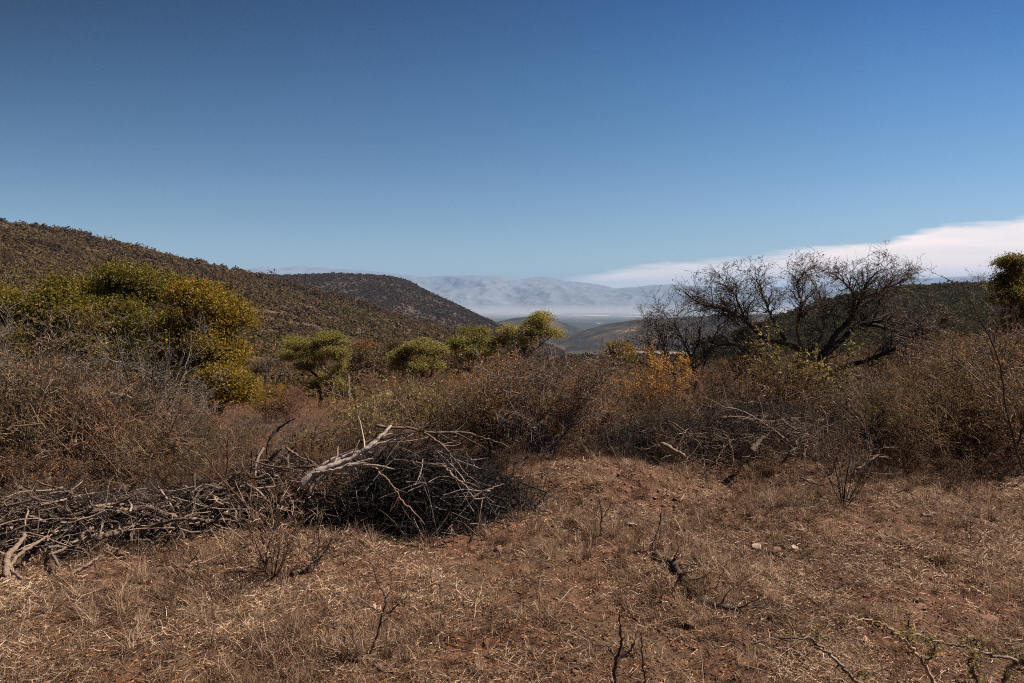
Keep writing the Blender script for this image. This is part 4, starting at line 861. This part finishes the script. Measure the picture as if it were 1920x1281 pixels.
tangle('brushwood', 'loose tangle of dead branches along the row of cut wood', [(xw(-60, 6.9), 6.9, .7, .55), (xw(60, 7.2), 7.1, .65, .6), (xw(200, 7.3), 7.3, .55, .5), (xw(330, 7.4), 7.5, .5, .4), (xw(430, 7.9), 7.9, .5, .5), (xw(520, 8.2), 8.2, .5, .75), (xw(600, 8), 8.0, .4, .6)], 850, 1, 901, 'dead', .15, .8, .003, .022, kind_='stuff')
tangle('brushwood', 'dark twigs matted beneath the row of cut wood', [(xw(-60, 7.1), 7.2, .8, .5), (xw(60, 7.2), 7.4, .7, .5), (xw(200, 7.3), 7.6, .6, .45), (xw(330, 7.4), 7.8, .5, .4), (xw(430, 7.9), 8.2, .5, .55), (xw(520, 8.2), 8.5, .5, .75), (xw(640, 8), 8.5, .4, .6)], 3600, 1, 902, 'pile_shade_wood', .1, .6, .002, .008, kind_='stuff')
tangle('brushwood', 'heap of pale roots and thin branches in the shade below the large leafless tree', [(xw(1230, 10.8), 10.8, .5, .4), (xw(1330, 10.6), 10.6, .6, .6), (xw(1430, 10.6), 10.7, .7, .95), (xw(1520, 10.6), 10.6, .6, .8), (xw(1640, 10.8), 10.8, .5, .5)], 480, 1, 903, 'dead', .12, .7, .002, .008, kind_='stuff')
tangle('brushwood', 'dark matted twigs filling the right hand brush heap', [(xw(1130, 10.9), 11.2, .6, .5), (xw(1230, 10.8), 11.2, .6, .6), (xw(1330, 10.6), 11.2, .6, .8), (xw(1430, 10.6), 11.2, .7, 1.0), (xw(1520, 10.6), 11.2, .6, .9), (xw(1640, 10.8), 11.3, .5, .7), (xw(1800, 11), 11.3, .6, .5)], 3200, 1, 904, 'pile_shade_wood', .1, .6, .002, .007, kind_='stuff')

# ------------------------------------------------------------------ low stems in the clearing
def sprout(label, strands, Yd, seed, sub=((5, 38, .10),), mat='dark', name='sapling', leaf=None): return traced(name, label, 'sapling', strands, Yd, seed, mat, sub=sub, leaf=leaf, dep=.08, jit=.004)
sprout('leafless sprout with spreading forked top in the lower centre', [([(688, 1242), (698, 1215), (710, 1180), (716, 1155), (722, 1120), (706, 1090), (700, 1062)], 2.4, 1), ([(716, 1155), (735, 1145), (750, 1130), (765, 1118)], 1.8, .8), ([(716, 1150), (700, 1140), (684, 1128), (668, 1118)], 1.6, .8), ([(720, 1130), (732, 1105), (736, 1080)], 1.4, .7)], 4.95, 1001)
sprout('bunch of short cut stems at the foot of the forked sprout', [([(662, 1262), (655, 1225), (645, 1195), (640, 1172)], 2, 1), ([(672, 1262), (668, 1225), (662, 1190), (658, 1170)], 2, 1), ([(650, 1262), (640, 1238), (628, 1222)], 1.8, 1)], 4.85, 1002)
sprout('dark Y shaped stub at the bottom edge right of centre', [([(1150, 1300), (1154, 1262), (1156, 1236), (1164, 1216), (1163, 1180), (1162, 1152)], 4.2, 1.6), ([(1156, 1236), (1178, 1222), (1190, 1204), (1194, 1186)], 3, 1.2), ([(1156, 1236), (1146, 1222), (1138, 1210)], 1.8, .8)], 4.5, 1003, sub=((3, 38, .06),))
sprout('single straight dark stem beside the Y shaped stub', [([(1214, 1300), (1208, 1262), (1203, 1225), (1203, 1184)], 2.4, 1.3)], 4.5, 1004, sub=((2, 40, .05),))
sprout('slender upright twig on the mound in the centre', [([(1126, 1020), (1127, 985), (1127, 960), (1122, 930)], 2, .7), ([(1127, 975), (1138, 960), (1146, 945)], 1.2, .6)], 7.4, 1005, sub=((6, 38, .12),))
sprout('leaning dark twig right of the mound', [([(1216, 1052), (1224, 1020), (1236, 985), (1240, 955)], 1.6, .7), ([(1232, 1022), (1238, 995), (1241, 970)], 1.4, .6)], 6.9, 1006)
sprout('thin crooked twig near the pale stones', [([(1328, 1140), (1340, 1110), (1352, 1080), (1366, 1050)], 1.4, .7), ([(1358, 1152), (1357, 1132), (1362, 1118)], 1.3, .7)], 5.9, 1007)
sprout('tall thin grass like stem at the left', [([(145, 1130), (120, 1110), (112, 1090)], 1, .6), ([(160, 1190), (140, 1150), (122, 1110), (115, 1088)], 1.2, .7)], 5.6, 1008, mat='dead')
sprout('forked thin twigs left of the bare sapling', [([(392, 1170), (378, 1130), (362, 1100), (346, 1062), (342, 1030)], 1.4, .7), ([(362, 1100), (372, 1070), (370, 1040)], 1.2, .6)], 5.7, 1009)
sprout('reddish arching twig above the row of cut wood', [([(500, 1000), (478, 962), (440, 925), (410, 890), (380, 850), (350, 828), (320, 815)], 2.2, .9), ([(420, 905), (428, 860), (420, 820), (400, 790), (380, 768)], 1.8, .8)], 7.0, 1010, mat='twig_red', sub=((9, 36, .22), (4, 40, .1)))
sprout('curving dark sapling stem in front of the row', [([(500, 1066), (494, 1020), (482, 975), (468, 955), (440, 935), (418, 905)], 2.4, 1), ([(498, 1040), (512, 1000), (530, 975)], 1.5, .7)], 6.4, 1011, sub=((9, 36, .2), (4, 40, .08)))
sprout('second wiry stem right of the curving sapling', [([(580, 1095), (590, 1060), (598, 1030), (600, 990), (606, 960)], 2, .8), ([(592, 1055), (612, 1030), (622, 1010)], 1.3, .6)], 6.3, 1012, sub=((8, 38, .18), (4, 40, .08)))
# thorny green branches close to the camera
traced('thorn_branch', 'thin thorny branch with green leaflets reaching in at the bottom right corner', 'branch',
    [([(1640, 1300), (1600, 1270), (1560, 1232), (1530, 1208), (1500, 1198), (1450, 1200), (1406, 1206)], 4.2, 1.2), ([(1530, 1208), (1532, 1196), (1535, 1180)], 1.5, .6), ([(1600, 1270), (1618, 1262), (1640, 1266)], 1.5, .6)],
    3.3, 1101, 'dark', sub=((14, 50, .05),), leaf=(420, .016, 'yellow'), dep=.12)
traced('thorn_branch', 'pale thorny stem with side twigs at the bottom edge near the right corner', 'branch',
    [([(1760, 1300), (1740, 1260), (1715, 1222), (1700, 1205), (1670, 1180), (1640, 1166), (1610, 1160), (1580, 1164), (1564, 1182)], 4.2, 1), ([(1706, 1212), (1706, 1180), (1706, 1145)], 2, .8), ([(1740, 1245), (1756, 1215), (1760, 1190)], 1.8, .8)],
    3.4, 1102, 'twig', sub=((12, 50, .05),), leaf=(520, .016, 'yellow'), dep=.12)
traced('thorn_branch', 'long brown thorny stem crossing the right bottom corner', 'branch',
    [([(1940, 1252), (1900, 1238), (1850, 1226), (1820, 1216), (1770, 1204), (1745, 1198), (1690, 1184)], 3.6, 1), ([(1880, 1300), (1886, 1262), (1910, 1240), (1930, 1228)], 3.8, 2.6), ([(1834, 1300), (1828, 1262), (1818, 1240), (1830, 1228)], 3, 1.6)],
    3.3, 1103, 'dark', sub=((16, 50, .05),), leaf=(900, .016, 'yellow'), dep=.12)

# ------------------------------------------------------------------ stones
def stone(label, px, py, wpx, hpx, seed, colr, flat=1.0, name='stone'):
    rng = R(seed); b = on_ground(px, py); s_ = b[1] / F; wpx *= .8; hpx *= .8
    import bmesh
    bm = bmesh.new(); bmesh.ops.create_icosphere(bm, subdivisions=3, radius=1)
    dirs = norm(rng.normal(0, 1, (11, 3))); cut = rng.uniform(.42, .85, 11)
    for v in bm.verts:
        p = np.array(v.co)
        for d_, c_ in zip(dirs, cut):
            k_ = p @ d_
            if k_ > c_: p = p - d_ * (k_ - c_)
        p = p * (1 + .05 * (fbm(np.array([p[0] * 3 + 9]), np.array([p[1] * 3 + p[2] * 2 + 9]), 3, seed)[0]))
        v.co = p * np.array([wpx * .55 * s_, wpx * .45 * s_, max(hpx, 6) * .75 * s_ * flat])
    me = bpy.data.meshes.new(name); bm.to_mesh(me); bm.free(); me.materials.append(M[colr])
    o = link(name, me, None, b + np.array([0, 0, hpx * .22 * s_])); o.rotation_euler = (rng.normal(0, .15), rng.normal(0, .15), rng.uniform(0, 6))
    return tag(o, label, 'stone')
def rock_mat(name, stops):
    m, t = new_mat(name); tcd = t.n('ShaderNodeTexCoord')
    a = t.n('ShaderNodeTexNoise', {'Vector': tcd.outputs['Object'], 'Scale': 22.0, 'Detail': 8.0, 'Roughness': .7})
    bp = t.n('ShaderNodeBump', {'Strength': .8, 'Distance': .012, 'Height': a.outputs['Fac']})
    b = t.n('ShaderNodeBsdfPrincipled', {'Base Color': t.ramp(a.outputs['Fac'], stops), 'Roughness': .9, 'Specular IOR Level': .2, 'Normal': bp.outputs[0]})
    t.n('ShaderNodeOutputMaterial', {'Surface': b.outputs[0]}); return m
M['rpale'] = rock_mat('pale_stone', [(.3, (.22, .16, .13)), (.55, (.48, .38, .31)), (.7, (.60, .50, .43))])
M['rred'] = rock_mat('red_clay_stone', [(.3, (.10, .05, .034)), (.55, (.22, .12, .082)), (.7, (.33, .20, .145))])
for a in [('pale flat topped stone, rightmost of the three stones in a line', 1491, 1030, 26, 11, 1, 'rpale'), ('dark broken stone in the middle of the three in a line', 1452, 1034, 30, 14, 2, 'rred'), ('long pale stone, leftmost of the three in a line', 1420, 1028, 34, 11, 3, 'rpale'),
          ('rounded pale stone lying left of the line of three stones', 1373, 1049, 20, 10, 4, 'rpale'), ('small whitish stone just left of the rounded pale stone', 1350, 1039, 13, 8, 5, 'rpale'), ('tiny pale stone right of the rounded pale stone', 1412, 1064, 13, 5, 6, 'rpale'),
          ('flat tan slab set in the soil of the mound', 1192, 986, 38, 9, 7, 'rpale', .5), ('reddish rock on the bare red bank', 1331, 985, 26, 17, 8, 'rred'), ('pale rock at the right end of the red bank', 1408, 1000, 20, 15, 9, 'rpale'),
          ('flat reddish rock in the grass toward the lower right', 1845, 1165, 62, 20, 10, 'rred', .5), ('reddish stone above the flat reddish rock', 1728, 1140, 34, 12, 11, 'rred', .6), ('small pale stone beside the knotted root lump', 1427, 1164, 14, 7, 12, 'rpale'),
          ('small red stone left of the thorny green branch', 1502, 1225, 20, 10, 13, 'rred'), ('pale stone among the lower left litter', 200, 1155, 16, 12, 14, 'rpale'), ('red stone in the middle of the dry grass', 912, 1002, 24, 14, 15, 'rred'),
          ('red brown clod of earth below the brush pile', 936, 1034, 26, 16, 16, 'rred'), ('reddish stone low in the grass of the centre', 912, 1210, 20, 14, 17, 'rred'), ('pale stone by the forked sprout', 702, 1140, 22, 14, 18, 'rpale'),
          ('pinkish stone left of the small bent root', 1078, 1052, 22, 10, 19, 'rred')]:
    stone(*a)

# ------------------------------------------------------------------ grass, litter, gravel, undergrowth (uncountable)
def near_pts(n, y0, y1, seed, uw=.86, pw=1.0):
    rng = R(seed); y = y0 * (y1 / y0) ** (rng.random(n) ** pw); x = rng.uniform(-uw, uw, n) * y; return x, y, rng
def clearing(x, y):
    """1 on the open ground, 0 past its edge"""
    ye = np.interp(x / y, [-.8, -.42, -.3, -.12, 0, .1, .2, .35, .5, .9], [6.9, 7.4, 7.6, 7.4, 9.2, 10.6, 10.4, 10.2, 10.6, 10.8]); return 1 - sst(-.3, .9, y - ye)
def grassmask(x, y): return np.clip((fbm(x / .8, y / .8, 4, 77) + .14) * 6, 0, 1)
# flat lying straw
x, y, rng = near_pts(330000, 3.6, 12.5, 1201); k = rng.random(len(x)) < (.14 + .86 * grassmask(x, y)) * clearing(x, y); x, y = x[k], y[k]; n = len(x)
z = gz(x, y); d = rng.normal(0, 1, (n, 3)); d[:, 2] = np.abs(rng.normal(.15, .28, n)); L = rng.lognormal(-2.85, .5, n)
pts = grow(rng, np.stack([x, y, z + .004], 1), d, L, 4, .28, -.12); pts[..., 2] = np.maximum(pts[..., 2], z[:, None] + .003)
g = Geo(); g.ribbons(pts, rng.uniform(.0012, .0034, n) * (.6 + y / 9), rng, np.clip(rng.random(n) ** 1.3 * .85 + .45 * vn(x * 1.3 + 40, y * 1.3, 5) - .05, 0, 1))
tag(link('dry_grass', g.mesh('dry_grass', M['straw'])), 'short matted straw coloured grass covering the clearing', kind='stuff')
# upright tufts
x, y, rng = near_pts(5200, 3.8, 13.5, 1202); k = rng.random(len(x)) < (.12 + .88 * np.clip((fbm(x / 1.6, y / 1.6, 3, 81) + .06) * 6, 0, 1)) * np.maximum(clearing(x, y), .5); x, y = x[k], y[k]
m = 30; n = len(x) * m; hs = np.repeat(rng.lognormal(-2.0, .5, len(x)), m); X_ = np.repeat(x, m) + rng.normal(0, .025, n); Y2 = np.repeat(y, m) + rng.normal(0, .025, n)
d = rng.normal(0, .55, (n, 3)); d[:, 2] = 1; pts = grow(rng, np.stack([X_, Y2, gz(X_, Y2)], 1), d, hs * rng.uniform(.5, 1.2, n), 5, .14, -.07)
g = Geo(); g.ribbons(pts, rng.uniform(.0010, .0024, n) * (.6 + Y2 / 9), rng, np.clip(np.repeat(rng.random(len(x)), m) * .5 + rng.random(n) * .5, 0, 1))
tag(link('grass_tufts', g.mesh('grass_tufts', M['straw'])), 'dry grass tufts standing over the clearing', kind='stuff')
# twig litter
x, y, rng = near_pts(9000, 3.7, 12.5, 1203); n = len(x); d = rng.normal(0, 1, (n, 3)); d[:, 2] = np.abs(rng.normal(0, .12, n))
pts = grow(rng, np.stack([x, y, gz(x, y) + .006], 1), d, rng.lognormal(-2.2, .6, n), 5, .16, -.02); pts[..., 2] = np.maximum(pts[..., 2], gz(pts[..., 0], pts[..., 1]) + .004)
g = Geo(); g.chains(pts, taper(rng.uniform(.001, .0034, n), 5, .4), 3, rng=rng)
tag(link('twig_litter', g.mesh('twig_litter', M['twig'])), 'broken twigs scattered over the ground', kind='stuff')
# dead leaves lying on the soil
x, y, rng = near_pts(26000, 3.7, 12.5, 1204); g = Geo(); g.leaves(np.stack([x, y, gz(x, y) + .006], 1), .03, rng, .5, flat=.8)
tag(link('leaf_litter', g.mesh('leaf_litter', M['rust'])), 'small brown dead leaves scattered on the soil', kind='stuff')
# clods and pebbles
x, y, rng = near_pts(9000, 3.7, 12.5, 1205); k = rng.random(len(x)) < 1.1 - .8 * grassmask(x, y); x, y = x[k], y[k]; x = np.concatenate([x, rng.normal(1.9, .7, 1100)]); y = np.concatenate([y, rng.normal(9.0, .5, 1100)]); n = len(x)
oc = np.array([(1, 0, 0), (-1, 0, 0), (0, 1, 0), (0, -1, 0), (0, 0, 1), (0, 0, -1)], float); of = np.array([(0, 2, 4), (2, 1, 4), (1, 3, 4), (3, 0, 4), (2, 0, 5), (1, 2, 5), (3, 1, 5), (0, 3, 5)])
s_ = rng.lognormal(-4.85, .55, n); s_[-1100:] *= 1.25; V = oc[None] * rng.uniform(.55, 1.2, (n, 6, 1)) * s_[:, None, None] * np.array([1.1, 1.1, .7]) + rng.normal(0, .15, (n, 6, 3)) * s_[:, None, None] + np.stack([x, y, gz(x, y) + s_ * .25], 1)[:, None]
me = make_mesh('gravel', V.reshape(-1, 3), (of[None] + 6 * np.arange(n)[:, None, None]).reshape(-1, 3), None, False, M['rred'])
tag(link('gravel', me), 'small red clods and pebbles on the bare soil', kind='stuff')
# wiry undergrowth under and between the shrubs
def wiry(label, n, y0, y1, pxr, seed, mat, h0, lmat, nl, ls):
    rng = R(seed); y = y0 * (y1 / y0) ** rng.random(n); x = (rng.uniform(pxr[0], pxr[1], n) - 960) / F * y
    k = clearing(x, y) < rng.random(n); x, y = x[k], y[k]; n = len(x); d = rng.normal(0, .6, (n, 3)); d[:, 2] = 1
    L = h0 * rng.uniform(.4, 1.3, n); g = Geo(); pts = grow(rng, np.stack([x, y, gz(x, y) - .02], 1), d, L, 6, .17, 0); r = taper(rng.uniform(.0018, .0038, n) * (.7 + y / 26), 6, .4); g.chains(pts, r, 3, rng=rng)
    q, dd, rp, t = spawn(rng, pts, r, 4, .15, 1, 45, 16); P_ = grow(rng, q, dd, h0 * .4 * rng.uniform(.4, 1.2, len(q)), 4, .2, 0); g.chains(P_, taper(rp * .7, 4, .5), 3, rng=rng)
    tag(link('undergrowth', g.mesh('undergrowth', M[mat])), label, kind='stuff')
    gl = Geo(); T = P_[:, 1:].reshape(-1, 3); gl.leaves(T[rng.integers(0, len(T), nl)], ls, rng, .45); tag(link('undergrowth_leaves', gl.mesh('undergrowth_leaves', M[lmat])), 'small leaves on the ' + label, kind='stuff')
wiry('wiry brown undergrowth of the left and middle thicket', 9000, 8.2, 26, (-120, 1180), 1301, 'dark', .5, 'rust', 9000, .034)  # dark bark paints in the shaded gaps between shrubs
wiry('wiry dark undergrowth of the right thicket', 9000, 9.8, 28, (1120, 2060), 1302, 'dark', .5, 'brown', 9000, .034)  # dark bark again stands in for shade among the stems
wiry('brown undergrowth on the slope below the clearing', 16000, 24, 75, (-100, 2050), 1303, 'twig_red', .6, 'rust', 40000, .065)
